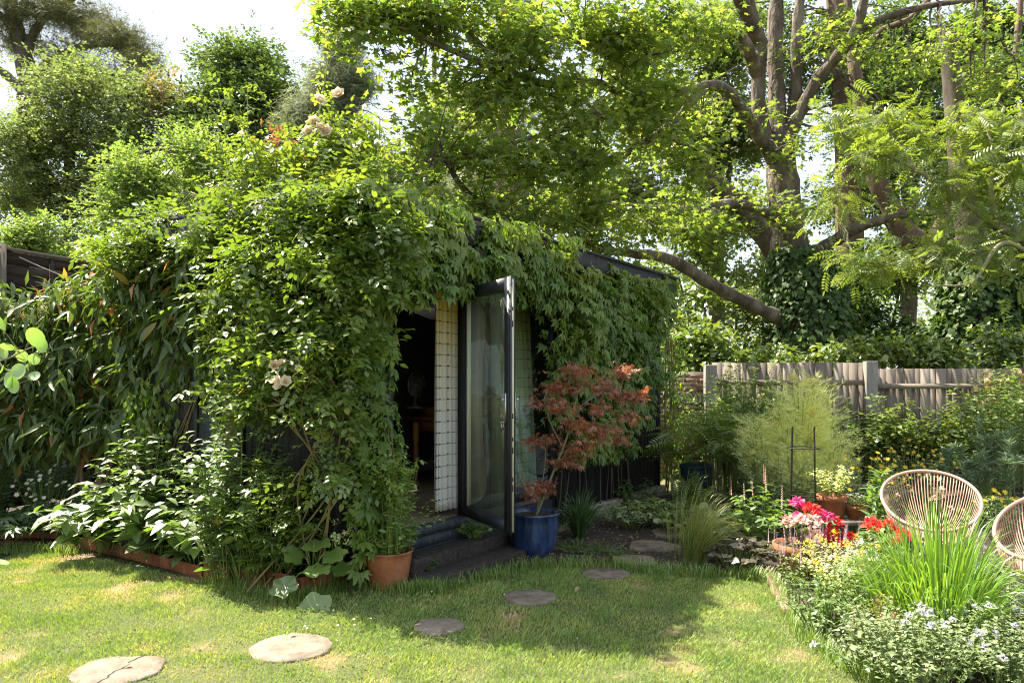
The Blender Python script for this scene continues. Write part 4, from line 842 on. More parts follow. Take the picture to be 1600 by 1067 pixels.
tree('olive_tree', 'loose olive-green tree standing behind the dark fence', 'tree', gbase(110, 26), [([gbase(110, 26), a_(108, 300, 26), a_(115, 200, 26), a_(130, 110, 26)], .25, .06), ([a_(110, 330, 26), a_(60, 240, 25.5), a_(30, 170, 25.5)], .15, .04), ([a_(110, 300, 26), a_(170, 220, 26), a_(200, 150, 26)], .15, .04)],
     [(120, 130, 26, 85, 60, 2, 1.7), (235, 150, 27, 30, 60, 1, .6), (60, 220, 25.5, 90, 60, 2, 1.8), (170, 220, 26, 80, 70, 2, 1.6), (30, 300, 25.5, 80, 60, 2, 1.4), (120, 310, 26, 90, 60, 2, 1.4), (220, 190, 26.5, 40, 60, 1.5, .7), (100, 390, 25, 130, 50, 2, 1)], 1700, SPRIG, 11, .20, .42, 'farleaf', 'darkbark', n1=90, r1=.07, r2=.015, fr=14, fsz=.36)
tree('bright_tree', 'bright green bushy young tree between the olive-green tree and the dark one', 'tree', gbase(215, 21), [([gbase(215, 21), a_(213, 380, 21), a_(210, 300, 21), a_(212, 240, 21)], .14, .04)],
     [(210, 270, 21, 45, 45, 1, 1), (190, 340, 21, 60, 50, 1.2, 1.3), (260, 330, 21, 50, 50, 1.2, 1), (230, 390, 20.5, 90, 40, 1.2, 1), (300, 260, 22, 40, 60, 1, .8)], 700, SPRIG, 12, .19, .36, 'brightleaf', 'darkbark', n1=50, fr=14, fsz=.34)
tree('rusty_tree', 'thin tree with rusty withered leaves between two green crowns', 'tree', gbase(262, 27), [([gbase(262, 27), a_(262, 300, 27), a_(260, 170, 27), a_(258, 110, 27)], .14, .03)],
     [(262, 150, 27, 25, 45, 1, 1), (265, 220, 27, 30, 50, 1, 1)], 110, SPRIG, 6, .22, .3, 'brownleaf', 'darkbark', n1=20)
tree('dense_dark_tree', 'dense dark green round-headed tree against the sky', 'tree', gbase(372, 27), [([gbase(372, 27), a_(372, 350, 27), a_(372, 220, 27), a_(372, 100, 27)], .32, .08), ([a_(372, 300, 27), a_(320, 200, 26.6), a_(310, 130, 26.5)], .15, .04), ([a_(372, 300, 27), a_(430, 220, 26.6), a_(445, 150, 26.6)], .15, .04)],
     [(375, 100, 27, 62, 48, 2, 1.5), (325, 165, 26.5, 52, 60, 2, 1.5), (425, 165, 26.5, 55, 55, 2, 1.5), (372, 200, 25.8, 75, 70, 2, 2), (320, 260, 26, 55, 60, 2, 1.3), (420, 260, 26, 60, 60, 2, 1.3), (372, 330, 26, 90, 50, 2, 1.2)], 1600, SPRIG, 11, .25, .40, 'darkleaf', 'darkbark', n1=70, r2=.015, fr=14, fsz=.36)
# weeping cypress: hanging curtains of fine sprays
wb = gbase(545, 24); wl_limbs = [([wb, a_(542, 330, 24), a_(538, 200, 24), a_(532, 70, 24)], .26, .04)]
for k in range(26):
    y = 95 + k * 9.5; sd = 1 if k % 2 else -1; r = (24 + (y - 80) * .42) * U(.8, 1.15); wl_limbs.append(([a_(536, y, 24), a_(536 + sd * r * .5, y - 8, 24 + U(-1, .6)), a_(536 + sd * r, y + 10, 24 + U(-1.6, .6))], .025, .01))
tree('weeping_cypress', 'grey-green weeping cypress with drooping curtain-like branches', 'tree', wb, wl_limbs, [(534, 85, 24, 24, 30, .5, .7), (532, 130, 24, 48, 40, .7, 1.4), (526, 185, 24, 72, 45, .8, 1.8), (518, 245, 24, 95, 50, 1, 2), (530, 310, 24, 98, 50, 1, 2), (540, 380, 24, 90, 40, 1, 1.2)], 1300, NEED, 14, .42, .26, 'cypress', 'darkbark', n1=0, mode='hang', r2=.015)
tree('pale_shrub', 'small pale green shrub just above the dark fence', 'shrub', gbase(50, 14), [([gbase(50, 14), a_(52, 440, 14), a_(50, 370, 14)], .06, .02)], [(50, 380, 14, 55, 45, .6, 1), (90, 410, 14, 50, 30, .5, .6), (20, 420, 14, 50, 30, .5, .5)], 380, SPRIG, 9, .12, .13, 'brightleaf', 'darkbark', n1=20)
tree('laurel_bush', 'dark bush filling the gap behind the clematis', 'shrub', gbase(180, 15), [([gbase(180, 15), a_(182, 470, 15), a_(190, 400, 15)], .08, .03)], [(150, 420, 15, 90, 50, .8, 1), (280, 400, 15, 80, 60, .8, 1), (360, 380, 16, 80, 70, .8, 1)], 520, SPRIG, 9, .15, .18, 'farleaf', 'darkbark', n1=20)
# far wood closing the view
pts_ = []; C = []
for k in range(64):
    x = -42 + k * 1.45; d = 34 + U(-4, 6); h = 4.2 + 2.6 * vnoise(A([x]), A([0.]), 5, 5)[0] + (2.0 if x > 14 or x < -16 else 0); C.append((x * 34 / 34, d, h))
C = A(C); kk = rng.integers(0, len(C), 9000); pos = C[kk] * A([1, 1, 0]) + N(9000) * A([1.5, 1.2, 0]) ; pos[:, 2] = C[kk, 2] * U(.0, 1.05, 9000) ** .8
pos = np.repeat(pos, 5, 0) + N(45000, .35); f, u = leaf_dirs(N(45000), 'spread', 45000)
wood = MB(); V, Fi, R = inst(QUAD, pos, f, u, .36 * U(.7, 1.2, 45000), np.clip(vnoise(pos[:, 0], pos[:, 2], 2.5, 4) * .7 + .3 * U(0, 1, 45000), 0, 1)); w_ = wood.add(V, Fi, R).build('far_woodland', M['farleaf'], None, 'stuff')
tag(w_, 'far green woodland closing the view behind the gardens', 'woodland')
for k in range(0, 64, 3):
    pass

# understorey between fence and trees
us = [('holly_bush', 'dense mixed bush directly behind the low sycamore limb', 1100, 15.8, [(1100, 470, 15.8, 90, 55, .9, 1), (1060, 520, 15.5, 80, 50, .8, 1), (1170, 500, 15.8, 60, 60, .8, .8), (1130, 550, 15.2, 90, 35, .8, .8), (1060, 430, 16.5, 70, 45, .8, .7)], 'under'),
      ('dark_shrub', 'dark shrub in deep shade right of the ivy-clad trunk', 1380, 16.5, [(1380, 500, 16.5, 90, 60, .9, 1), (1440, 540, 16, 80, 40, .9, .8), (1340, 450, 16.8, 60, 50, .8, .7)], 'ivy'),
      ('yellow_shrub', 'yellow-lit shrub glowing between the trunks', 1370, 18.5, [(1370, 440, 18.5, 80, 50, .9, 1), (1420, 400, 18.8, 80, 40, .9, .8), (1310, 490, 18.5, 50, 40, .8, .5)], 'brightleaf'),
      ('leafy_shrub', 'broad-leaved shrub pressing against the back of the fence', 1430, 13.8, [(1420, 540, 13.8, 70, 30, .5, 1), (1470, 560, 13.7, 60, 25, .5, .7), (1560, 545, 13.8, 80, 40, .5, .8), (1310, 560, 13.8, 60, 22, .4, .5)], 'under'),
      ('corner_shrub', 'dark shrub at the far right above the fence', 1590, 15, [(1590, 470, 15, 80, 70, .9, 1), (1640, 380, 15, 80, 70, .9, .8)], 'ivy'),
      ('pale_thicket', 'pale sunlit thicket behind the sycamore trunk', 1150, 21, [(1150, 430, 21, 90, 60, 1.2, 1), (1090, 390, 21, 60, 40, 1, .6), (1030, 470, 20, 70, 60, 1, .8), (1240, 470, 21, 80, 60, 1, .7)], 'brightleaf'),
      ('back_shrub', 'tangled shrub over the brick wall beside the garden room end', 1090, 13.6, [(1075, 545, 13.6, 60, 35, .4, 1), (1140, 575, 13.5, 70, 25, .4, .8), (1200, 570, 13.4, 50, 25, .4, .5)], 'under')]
for nm, lab, px, d, c, mt in us:
    b = gbase(px, d); lim = [([b, a_(px, 600, d), a_(*c[0][:3])], .06, .02)] + [([a_(px, 640, d), (a_(px, 600, d) + a_(*q[:3])) / 2, a_(*q[:3])], .035, .015) for q in c[1:]]
    tree(nm, lab, 'shrub', b, lim, c, 430 if d < 18 else 380, T_leaf(.62, .08, .15, 0), 10, .15 if d < 18 else .2, .17, mt, 'darkbark', n1=30, group='shrubs beyond the fence')

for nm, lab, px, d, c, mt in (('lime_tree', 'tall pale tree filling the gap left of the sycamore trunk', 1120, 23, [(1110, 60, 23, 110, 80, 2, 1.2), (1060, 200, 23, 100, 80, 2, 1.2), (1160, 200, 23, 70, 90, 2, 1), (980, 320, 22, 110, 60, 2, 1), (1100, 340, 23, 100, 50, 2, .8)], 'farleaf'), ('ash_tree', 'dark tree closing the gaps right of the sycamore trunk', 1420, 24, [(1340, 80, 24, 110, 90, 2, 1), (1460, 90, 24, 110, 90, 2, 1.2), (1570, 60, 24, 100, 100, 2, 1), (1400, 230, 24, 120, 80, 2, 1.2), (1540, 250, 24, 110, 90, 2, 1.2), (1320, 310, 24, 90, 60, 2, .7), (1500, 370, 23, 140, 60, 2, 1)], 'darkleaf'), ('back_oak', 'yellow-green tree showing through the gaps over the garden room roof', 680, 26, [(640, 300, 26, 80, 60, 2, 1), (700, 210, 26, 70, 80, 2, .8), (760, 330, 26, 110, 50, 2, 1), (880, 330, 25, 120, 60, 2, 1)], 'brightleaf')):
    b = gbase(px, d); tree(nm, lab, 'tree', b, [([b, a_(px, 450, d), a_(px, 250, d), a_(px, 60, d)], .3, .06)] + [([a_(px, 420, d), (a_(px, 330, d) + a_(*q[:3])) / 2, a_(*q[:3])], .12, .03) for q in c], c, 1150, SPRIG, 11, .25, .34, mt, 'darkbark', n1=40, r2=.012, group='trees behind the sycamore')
# ivy on trunks
def ivy(name, label, axis, r, n, size, single=0, mat='ivy', group=None):
    L = smooth_line(axis, 60); i = rng.integers(0, 59, n); th = U(0, 2 * np.pi, n); tt = i / 59
    rr = (np.interp(tt, np.linspace(0, 1, len(r)), r)) * (1 + .35 * vnoise(th * 3, tt * 14, 1., 9)) * U(.75, 1.12, n)
    o = np.stack([np.cos(th), np.sin(th), 0 * th], -1); pos = L[i] + (L[i + 1] - L[i]) * U(0, 1, n)[:, None] + o * rr[:, None]
    T = thing(name, label, 'ivy', axis[0], group)
    st = MB()
    for k in range(7):
        ph = U(0, 6.3); a = ph + np.linspace(0, 2.5, 60); st.add(*tubes(L + np.stack([np.cos(a), np.sin(a), 0 * a], -1) * np.interp(np.linspace(0, 1, 60), np.linspace(0, 1, len(r)), r)[:, None] * .82, np.full(60, .018), 4))
    st.build('stems', M['darkbark'], T, 'stuff')
    f = nrm(A([0, 0, -1.]) + o * .55 + N(n, .35)); u = nrm(o + A([0, 0, .5]) + N(n, .35))
    foliage(T, HEART, M[mat], pos, f, u, size * U(.6, 1.2, n), np.clip(.5 * vnoise(th * 2, tt * 9, 1., 6) + .5 * U(0, 1, n), 0, 1), single)
ivy('trunk_ivy', 'thick dark ivy cloaking the base of the big sycamore', [A([sb[0], sb[1], .8]), at(1268, 520, 15.1), at(1256, 440, 15.1), at(1250, 390, 15.1)], [.72, .70, .58, .42], 5200, .12, 120)
ivy('stump_ivy', 'ivy-covered tree trunk at right above the fence', [A([9.2, 15.2, .8]), at(1525, 520, 15.2), at(1520, 440, 15.2), at(1512, 385, 15.2)], [.62, .58, .5, .25], 4000, .13, 100)
o = MB().add(*tubes(smooth_line([A([9.2, 15.2, 0.]), at(1525, 520, 15.2), at(1520, 400, 15.2), at(1500, 250, 15.2), at(1480, 50, 15.3)], 40), np.linspace(.4, .15, 40), 12)).build('ivy_trunk', M['darkbark'], smooth=True); tag(o, 'dark tree trunk wrapped in ivy at the right', 'tree trunk')

# ------------------------------------------------------------------ climbers on the garden room
def wallpos(n, t, nn, z): return Wo + Wu * t[:, None] + Wn * nn[:, None] + A([0, 0, 1.]) * z[:, None]
# Virginia creeper: regions (t0,t1,z0,z1,n0,n1,count)
regs = [(-1.45, -1.03, .15, 2.6, .0, .14, 520), (-1.6, -.62, 2.25, 3.08, .05, .36, 700), (-.7, 1.7, 2.56, 3.12, .06, .40, 1500), (-.7, 1.5, 2.38, 2.62, .08, .28, 260), (1.6, 3.95, 1.55, 2.95, .0, .38, 2400), (1.75, 3.3, .7, 1.6, .0, .24, 800), (1.3, 1.9, 1.2, 2.6, .0, .22, 260), (3.85, 4.35, 2.2, 3.0, .0, .36, 330), (-.6, 4.4, 2.98, 3.14, -.5, .2, 800), (3.3, 3.9, 1.1, 1.6, .02, .25, 120)]
t = np.concatenate([U(r[0], r[1], r[6]) for r in regs]); z = np.concatenate([U(r[2], r[3], r[6]) for r in regs]); nn = np.concatenate([r[4] + (r[5] - r[4]) * U(0, 1, r[6]) ** .8 for r in regs])
nn = nn * (.55 + .8 * vnoise(t, z, .45, 12)); keep = vnoise(t * 1.3 + 7, z * 1.3, .4, 14) > .16
gapf = (z > 2.78) & (z < 3.12) & (nn > .05) & (((t > -.32) & (t < -.02)) | ((t > 1.9) & (t < 2.9) & (vnoise(t, z, .3, 2) > .3)) | ((t > 3.3) & (t < 3.75)))     # roof edge left showing
lm = z < (2.72 + .3 * vnoise(t * 2, z * 0, .5, 3)); keep &= ~(gapf & ~lm) ; keep &= ~((t > -.96) & (t < 1.62) & (z < 2.40 - .12 * vnoise(t * 3, z * 0, .4, 21)) & (t > -.93) & (t < 1.3))
t, z, nn = t[keep], z[keep], nn[keep]; k = len(t); pos = wallpos(k, t, nn, z)
vc = thing('virginia_creeper', 'green five-leaved creeper hanging over the roof edge and front wall', 'climber', W(1.7, .1, 0))
f = nrm(A([0, 0, -1.]) * .95 + Wn * .5 + N(k, .38)); u = nrm(Wn * .8 + A([0, 0, .75]) + N(k, .3))
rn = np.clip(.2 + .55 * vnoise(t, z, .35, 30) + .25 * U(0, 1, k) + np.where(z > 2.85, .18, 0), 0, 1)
foliage(vc, VC, M['creeper'], pos, f, u, .155 * U(.6, 1.15, k), rn, 300, Tbig=VC_D, cell=13)
st = MB()
for k in range(18):
    t_ = [U(-1.4, -1.05), U(1.75, 3.6), U(1.75, 3.6), U(1.75, 3.6)][k % 4]; L = smooth_line([W(t_ + U(-.2, .2), .04, .02), W(t_, .05, .9), W(t_ + U(-.25, .25), .07, 1.8), W(t_ + U(-.5, .5), .1, 2.7), W(t_ + U(-.9, .9), .15, 2.95)], 18); st.add(*tubes(L, np.linspace(.008, .003, 18), 4))
for k in range(14):     # loose hanging ends above the doorway
    t_ = U(-.9, 1.5); L = smooth_line([W(t_, .2, 2.8), W(t_ + U(-.1, .1), .3, 2.55), W(t_ + U(-.15, .15), .27, 2.36 + U(-.06, .1))], 8); st.add(*tubes(L, np.linspace(.004, .002, 8), 3))
st.build('stems', M['darkbark'], vc, 'stuff')
# creeper on the brick wall / end of the room
k = 800; t = U(4.5, 5.15, k); z = U(.2, 2.2, k); pos = wallpos(k, t, U(.02, .3, k), z) + A([0, .15, 0]); T = thing('wall_creeper', 'narrow curtain of small-leaved creeper at the far end of the black wall', 'climber', W(5.1, .1, 0))
foliage(T, L0, M['creeper'], pos, nrm(A([0, 0, -1.]) + N(k, .5)), nrm(Wn + A([0, 0, .5]) + N(k, .4)), .095 * U(.6, 1.2, k), U(0, 1, k), 60, cell=8)
st = MB()
for k in range(8): st.add(*tubes(smooth_line([W(U(4.6, 5.0), .06, 0), W(U(4.6, 5.0), .08, 1.1), W(U(4.6, 5.0), .08, 2.2)], 12), np.full(12, .008), 4))
st.build('stems', M['cane'], T, 'stuff')

# climbing rose over the near corner
rb = A([-1.62, 5.72, .05]); lim = []
for tgt in ((520, 430, 5.75), (455, 420, 5.9), (560, 400, 5.7), (420, 360, 6.2), (590, 340, 5.8), (480, 330, 6.1), (360, 400, 6.6), (530, 300, 6.2)):
    lim.append(([rb + A([U(-.35, .3), U(-.1, .15), 0]), at(500 + U(-50, 45), 760, 5.75), at(490 + U(-70, 60), 640, 5.65), at(500 * .5 + tgt[0] * .5 + U(-15, 15), 530, 5.62), at(*tgt)], .008, .005))
lim += [([at(480, 330, 6.1), at(500, 260, 6.4), at(515, 200, 6.5), at(520, 150, 6.5)], .008, .004), ([at(420, 360, 6.2), at(430, 280, 6.5), at(432, 225, 6.6)], .008, .004), ([at(530, 300, 6.2), at(548, 240, 6.4), at(560, 185, 6.4)], .007, .003), ([at(590, 340, 5.8), at(572, 280, 6.2), at(570, 230, 6.3)], .007, .003), ([at(360, 400, 6.6), at(345, 340, 6.8), at(340, 290, 6.9)], .008, .004)]
rose_c = [(300, 345, 7.05, 45, 25, .3, .9), (420, 620, 6.05, 60, 60, .2, 1), (375, 600, 6.35, 40, 70, .15, .8), (250, 385, 7.2, 50, 32, .25, 1.5), (212, 400, 7.4, 40, 28, .25, 1.1), (300, 385, 7.0, 60, 45, .3, 1.6), (360, 360, 6.7, 60, 45, .35, 1.8), (420, 340, 6.4, 65, 45, .35, 2), (490, 325, 6.05, 65, 45, .35, 2), (560, 325, 5.7, 60, 40, .3, 1.6), (600, 360, 5.65, 40, 30, .18, .7), (470, 300, 6.5, 80, 35, .4, 1.6), (395, 315, 6.8, 55, 35, .35, 1.2), (565, 310, 6.1, 55, 25, .3, .7), (455, 400, 6.0, 110, 45, .3, 2), (540, 420, 5.6, 80, 55, .22, 1.4), (390, 440, 6.3, 60, 60, .28, 1.3), (455, 500, 5.8, 80, 70, .26, 1.6), (525, 530, 5.55, 60, 80, .2, 1.1), (430, 570, 5.95, 50, 45, .2, .6), (520, 640, 5.6, 60, 60, .18, .8), (530, 740, 5.6, 30, 60, .12, .4), (515, 225, 6.4, 26, 55, .16, .6), (435, 255, 6.6, 25, 35, .18, .45), (560, 230, 6.4, 22, 50, .12, .35), (380, 520, 6.4, 40, 60, .2, .6), (480, 560, 5.7, 90, 70, .25, 1)]
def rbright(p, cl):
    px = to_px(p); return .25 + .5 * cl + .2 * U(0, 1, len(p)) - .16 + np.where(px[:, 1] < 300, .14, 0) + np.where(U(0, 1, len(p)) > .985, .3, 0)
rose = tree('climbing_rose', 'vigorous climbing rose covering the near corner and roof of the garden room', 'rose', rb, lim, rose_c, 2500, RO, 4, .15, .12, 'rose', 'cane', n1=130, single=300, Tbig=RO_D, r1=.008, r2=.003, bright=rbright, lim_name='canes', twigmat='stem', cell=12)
for o in rose.children:
    if o.name.startswith('canes'): o['kind'] = 'stuff'
fl = [at(498, 160, 6.2), at(530, 150, 6.2), at(492, 193, 6.15), at(510, 208, 6.15), at(483, 208, 6.15), at(500, 202, 6.12), at(432, 597, 5.35), at(440, 570, 5.36), at(428, 572, 5.35), at(446, 597, 5.34), at(437, 604, 5.33), at(468, 575, 5.4), at(608, 437, 5.45), at(470, 372, 5.7)]
k = len(fl); foliage(rose, T_rose(), M['cream'], A(fl), nrm(N(k)), nrm(A([0, -1., .5]) + N(k, .3)), A([.15, .14, .13, .15, .13, .12, .115, .10, .10, .11, .10, .07, .06, .06]), U(0, 1, k), single=k, name='rose_flower', cell=1)
k = 40; P0 = A([at(*q) for q in ((430, 330, 6.5), (480, 310, 6.4), (540, 310, 6.2), (380, 350, 6.8), (580, 340, 5.9), (330, 370, 7))])[rng.integers(0, 6, k)]; P2 = P0 + N(k, .22) + A([0, 0, .45]) * U(.6, 2.1, k)[:, None]
C = bez(P0, (P0 + P2) / 2 + N(k, .05) + A([0, 0, .1]), P2, 9); MB().add(*tubes(C, np.full((k, 9), .004), 4)).build('shoots', M['stem'], rose, 'stuff')
p_ = C[:, 3:].reshape(-1, 3); p_ = np.repeat(p_, 2, 0) + N(len(p_) * 2, .02); q = len(p_); foliage(rose, RO, M['rose'], p_, nrm(N(q) * A([1, 1, .4])), nrm(A([0, 0, 1.]) + N(q, .4)), .13 * U(.6, 1.1, q), U(.45, .9, q), mass='shoot_leaves')
# young red shoots of the rose
k = 60; p0 = np.repeat(A([at(425, 205, 6.6), at(432, 225, 6.6), at(408, 215, 6.65), at(560, 240, 6.4), at(568, 200, 6.4), at(545, 260, 6.4), at(350, 310, 6.8), at(470, 260, 6.5), at(570, 290, 6.3), at(340, 360, 7)]), 6, 0) + N(60, .05)
foliage(rose, RO, M['acer'], p0, nrm(N(k) + A([0, 0, .6])), nrm(A([0, 0, 1.]) + N(k, .4)), .10 * U(.7, 1.2, k), U(.5, 1, k), mass='young_shoots')

# evergreen clematis draped over the fence and gable
cb = A([-4.4, 7.9, .05]); lim = []
for tgt in ((320, 420, 7.6), (250, 430, 7.9), (190, 460, 8.1), (120, 480, 8.3), (40, 490, 8.5), (370, 400, 7.4), (-40, 480, 8.6)):
    lim.append(([cb + A([U(-.3, .3), U(-.2, .2), 0]), at(150 + U(-30, 30), 700, 8.2), at(140 * .5 + tgt[0] * .5, 560, 8.2), at(*tgt)], .02, .008))
cc = [(130, 670, 8.0, 80, 30, .2, .5), (50, 680, 8.0, 60, 40, .2, .5), (200, 660, 7.7, 50, 30, .2, .4), (370, 420, 7.0, 60, 40, .35, 1.6), (310, 430, 7.25, 70, 45, .4, 2), (250, 445, 7.5, 80, 45, .4, 2.2), (170, 465, 7.9, 70, 45, .45, 1.8), (80, 490, 8.2, 80, 35, .45, 1.6), (0, 500, 8.4, 60, 50, .45, 1.2), (350, 490, 7.0, 60, 50, .25, 1.6), (280, 500, 7.3, 70, 50, .3, 1.6), (200, 530, 7.8, 80, 55, .4, 1.8), (100, 560, 8.1, 90, 60, .4, 1.6), (20, 600, 8.2, 60, 60, .4, 1.1), (130, 630, 8.1, 110, 50, .35, 1), (320, 560, 7.1, 40, 60, .15, .8), (240, 590, 7.6, 60, 50, .25, .8)]
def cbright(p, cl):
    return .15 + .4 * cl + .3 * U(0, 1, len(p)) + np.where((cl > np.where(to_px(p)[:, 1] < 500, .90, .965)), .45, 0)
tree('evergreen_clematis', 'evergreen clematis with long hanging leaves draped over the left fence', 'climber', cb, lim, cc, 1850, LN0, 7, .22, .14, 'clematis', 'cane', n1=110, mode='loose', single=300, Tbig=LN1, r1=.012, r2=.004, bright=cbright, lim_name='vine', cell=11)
# small-leaved evergreen under it, against the gable
k = 2600; p, _ = clump_pts([(270, 640, 7.3, 80, 70, .3, 1), (340, 560, 6.8, 35, 90, .1, .6), (310, 600, 7.2, 50, 70, .2, .7), (250, 690, 7.3, 50, 30, .25, .5)], k); T = thing('jasmine', 'small-leaved green climber on the gable below the clematis', 'climber', A([-3.2, 7.3, 0]))
f, u = leaf_dirs(N(k) + A([0, -.6, 0]), 'hang', k); foliage(T, L0, M['creeper'], p, f, u, .085 * U(.7, 1.2, k), U(.2, 1, k), 60, cell=8)
MB().add(*tubes(bez(np.repeat(A([[-3.3, 7.3, 0.03]]), 30, 0) + N(30, .08) * A([1, 1, 0]), A([[-3.3, 7.25, .6]]) + N(30, .12), p[:30], 7), np.full((30, 7), .005), 4)).build('stems', M['cane'], T, 'stuff')

# ------------------------------------------------------------------ left border
def big(name, label, px, py, H, R, ns, per, ls, single, tmpl=None, **kw):
    return plant(name, label, 'plant', G(px, py, .04), H, R, ns, tmpl or T_leaf(.46, .07, .3, 1), ls, per, 'bigleaf', single=single, group='big-leaved border plants', **kw)
big('comfrey', 'big soft-leaved plant spilling over the lawn at the left end of the bed', 160, 862, .70, .52, 26, 7, .28, 130, arch=.3, droop=.35)
big('comfrey', 'big soft-leaved plant in the middle of the sunny left bed', 245, 872, .80, .52, 28, 7, .28, 140, arch=.3, droop=.35)
big('comfrey', 'big soft-leaved plant next to the curved rusty edging', 318, 884, .66, .44, 24, 7, .25, 120, arch=.3, droop=.4)
big('phlomis', 'tall grey-leaved shrubby plant rising behind the big soft leaves', 225, 862, 1.25, .55, 44, 12, .17, 200, t0=.3, tmpl=T_leaf(.42, .07, .25, 1))
plant('peony', 'bushy plant of sunlit oval leaves below the climbing rose', 'plant', G(365, 905, .04), 1.4, .58, 64, T_leaf(.52, .08, .2, 0), .125, 24, 'bigleaf', t0=.06, single=200, Tbig=T_leaf(.52, .08, .2, 1), cell=10)
plant('tree_peony', 'bushy plant of oval leaves between the rose and the black corner', 'plant', G(430, 912, .04), 1.0, .42, 36, RO, .17, 14, 'rose', t0=.08, single=120, cell=11)
plant('cut_leaved_geranium', 'border plant with deeply cut pale shining leaves behind the rusty edging', 'plant', G(395, 908, .04), .66, .42, 34, CUT, .16, 3, 'bigleaf', t0=.75, single=70, flower=(T_flower(7, .6, .5), .085, 'yellow', .1, 'face'), droop=.1, taper=0)
plant('cut_leaved_geranium', 'lower cut-leaved plant near the hollyhock leaves', 'plant', G(455, 914, .04), .40, .30, 18, CUT, .13, 3, 'herb', t0=.7, single=40, droop=.1, taper=0)
plant('lady_mantle', 'yellow-green frothy flowers below the rose canes', 'plant', G(512, 915, .04), .55, .22, 26, HEART, .06, 3, 'herb', t0=.2, flower=(T_ball(10, .6, .4), .07, 'fennel', .6, 'up'))
hl = thing('hollyhock', 'young hollyhock with large scalloped leaves flopping onto the lawn', 'plant', G(488, 908, .04))
lp = A([at(492, 843, 5.75), at(510, 862, 5.7), at(498, 880, 5.62), at(462, 902, 5.55), at(494, 925, 5.45), at(475, 870, 5.7), at(520, 885, 5.75), at(478, 850, 5.9)]); k = len(lp)
foliage(hl, HOLLY, M['herb'], lp, nrm(A([[.2, -.6, -.1], [.6, -.5, -.1], [.1, -.8, -.2], [-.7, -.6, -.5], [.1, -.7, -.9], [-.5, -.3, .2], [.8, -.3, -.1], [-.3, .2, .5]])), nrm(A([[0, -.5, .9], [.1, -.6, .8], [0, -.6, .8], [-.1, -.5, .7], [0, -.8, .5], [0, -.6, .7], [.1, -.5, .7], [0, -.8, .4]])), A([.22, .19, .20, .20, .24, .17, .16, .17]), U(.3, 1, k), single=k, cell=1)
MB().add(*tubes(bez(np.repeat(G(488, 908, .03)[None], k, 0), (lp + G(488, 908, .3)) / 2 + A([0, 0, .1]), lp, 6), np.full((k, 6), .005), 4)).build('stems', M['stem'], hl, 'stuff')
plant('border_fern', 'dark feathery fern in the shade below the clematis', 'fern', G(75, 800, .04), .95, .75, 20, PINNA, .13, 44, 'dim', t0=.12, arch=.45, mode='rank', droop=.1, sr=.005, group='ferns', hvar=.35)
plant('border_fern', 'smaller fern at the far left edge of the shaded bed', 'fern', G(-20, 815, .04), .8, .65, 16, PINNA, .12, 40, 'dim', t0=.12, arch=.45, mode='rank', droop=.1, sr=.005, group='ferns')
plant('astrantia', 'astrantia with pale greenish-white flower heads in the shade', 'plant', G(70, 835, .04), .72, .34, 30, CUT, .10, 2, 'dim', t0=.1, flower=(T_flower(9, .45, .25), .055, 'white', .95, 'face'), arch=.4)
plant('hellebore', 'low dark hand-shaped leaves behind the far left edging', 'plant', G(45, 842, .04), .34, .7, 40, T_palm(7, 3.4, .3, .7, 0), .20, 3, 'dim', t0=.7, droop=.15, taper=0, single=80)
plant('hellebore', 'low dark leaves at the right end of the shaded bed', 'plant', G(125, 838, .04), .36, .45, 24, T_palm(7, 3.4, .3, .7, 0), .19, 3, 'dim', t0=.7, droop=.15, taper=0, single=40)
# bamboo canes in the dark
for px in (117, 124):
    o = MB().add(*tubes(A([G(px, 780) + A([0, .4, 0]), at(px - 2, 610, 8.4)]), np.full(2, .012), 6)).build('bamboo_cane', M['cane']); tag(o, ('left' if px == 117 else 'right') + ' one of two thin canes standing in the dark below the clematis', 'cane', 'canes in the dark bed')

# eucalyptus spray at the left edge, near the viewer
eb = A([-1.98, 2.35, 0]); eu = thing('eucalyptus', 'young eucalyptus with round pale leaves poking in at the left edge', 'eucalyptus', eb)
br = [smooth_line([eb, (-1.95, 2.35, .8), (-1.9, 2.33, 1.4), (-1.8, 2.3, 2.0)], 20), smooth_line([(-1.93, 2.35, 1.25), at(-30, 560, 2.3), at(5, 562, 2.28), at(38, 548, 2.26)], 16), smooth_line([(-1.95, 2.35, 1.0), at(-40, 580, 2.32), at(10, 578, 2.3), at(48, 592, 2.28)], 16), smooth_line([(-1.9, 2.34, 1.4), at(-40, 520, 2.3), at(-10, 500, 2.3)], 12)]
m = MB()
for b, r in zip(br, (.012, .004, .004, .004)): m.add(*tubes(b, np.linspace(r, r * .5, len(b)), 6))
m.build('stem', M['palebark'], eu, smooth=True)
sp = [(45, 533, .062), (56, 541, .05), (33, 547, .048), (38, 563, .04), (30, 578, .042), (12, 545, .036), (22, 590, .05), (6, 595, .048), (14, 608, .05), (2, 575, .04), (45, 590, .034), (48, 566, .034), (-4, 560, .05), (60, 596, .02), (2, 512, .05), (-15, 540, .05)]
lp = A([at(x, y, 2.27 + U(-.05, .05)) for x, y, _ in sp]); k = len(sp); bp_ = np.concatenate(br[1:]); q0 = bp_[nearest(lp, bp_)]; MB().add(*tubes(bez(q0, (q0 + lp) / 2 + A([0, 0, .004]), lp, 5), np.full((len(lp), 5), .0014), 4)).build('petioles', M['palebark'], eu, 'stuff')
foliage(eu, T_round(14, .13), M['euca'], lp - A([0, 0, .005]), nrm(A([.5, 0, .5]) + N(k, .5)), nrm(A([.1, -1., .35]) + N(k, .22)), A([s for *_, s in sp]), U(0, 1, k), single=k, cell=1)
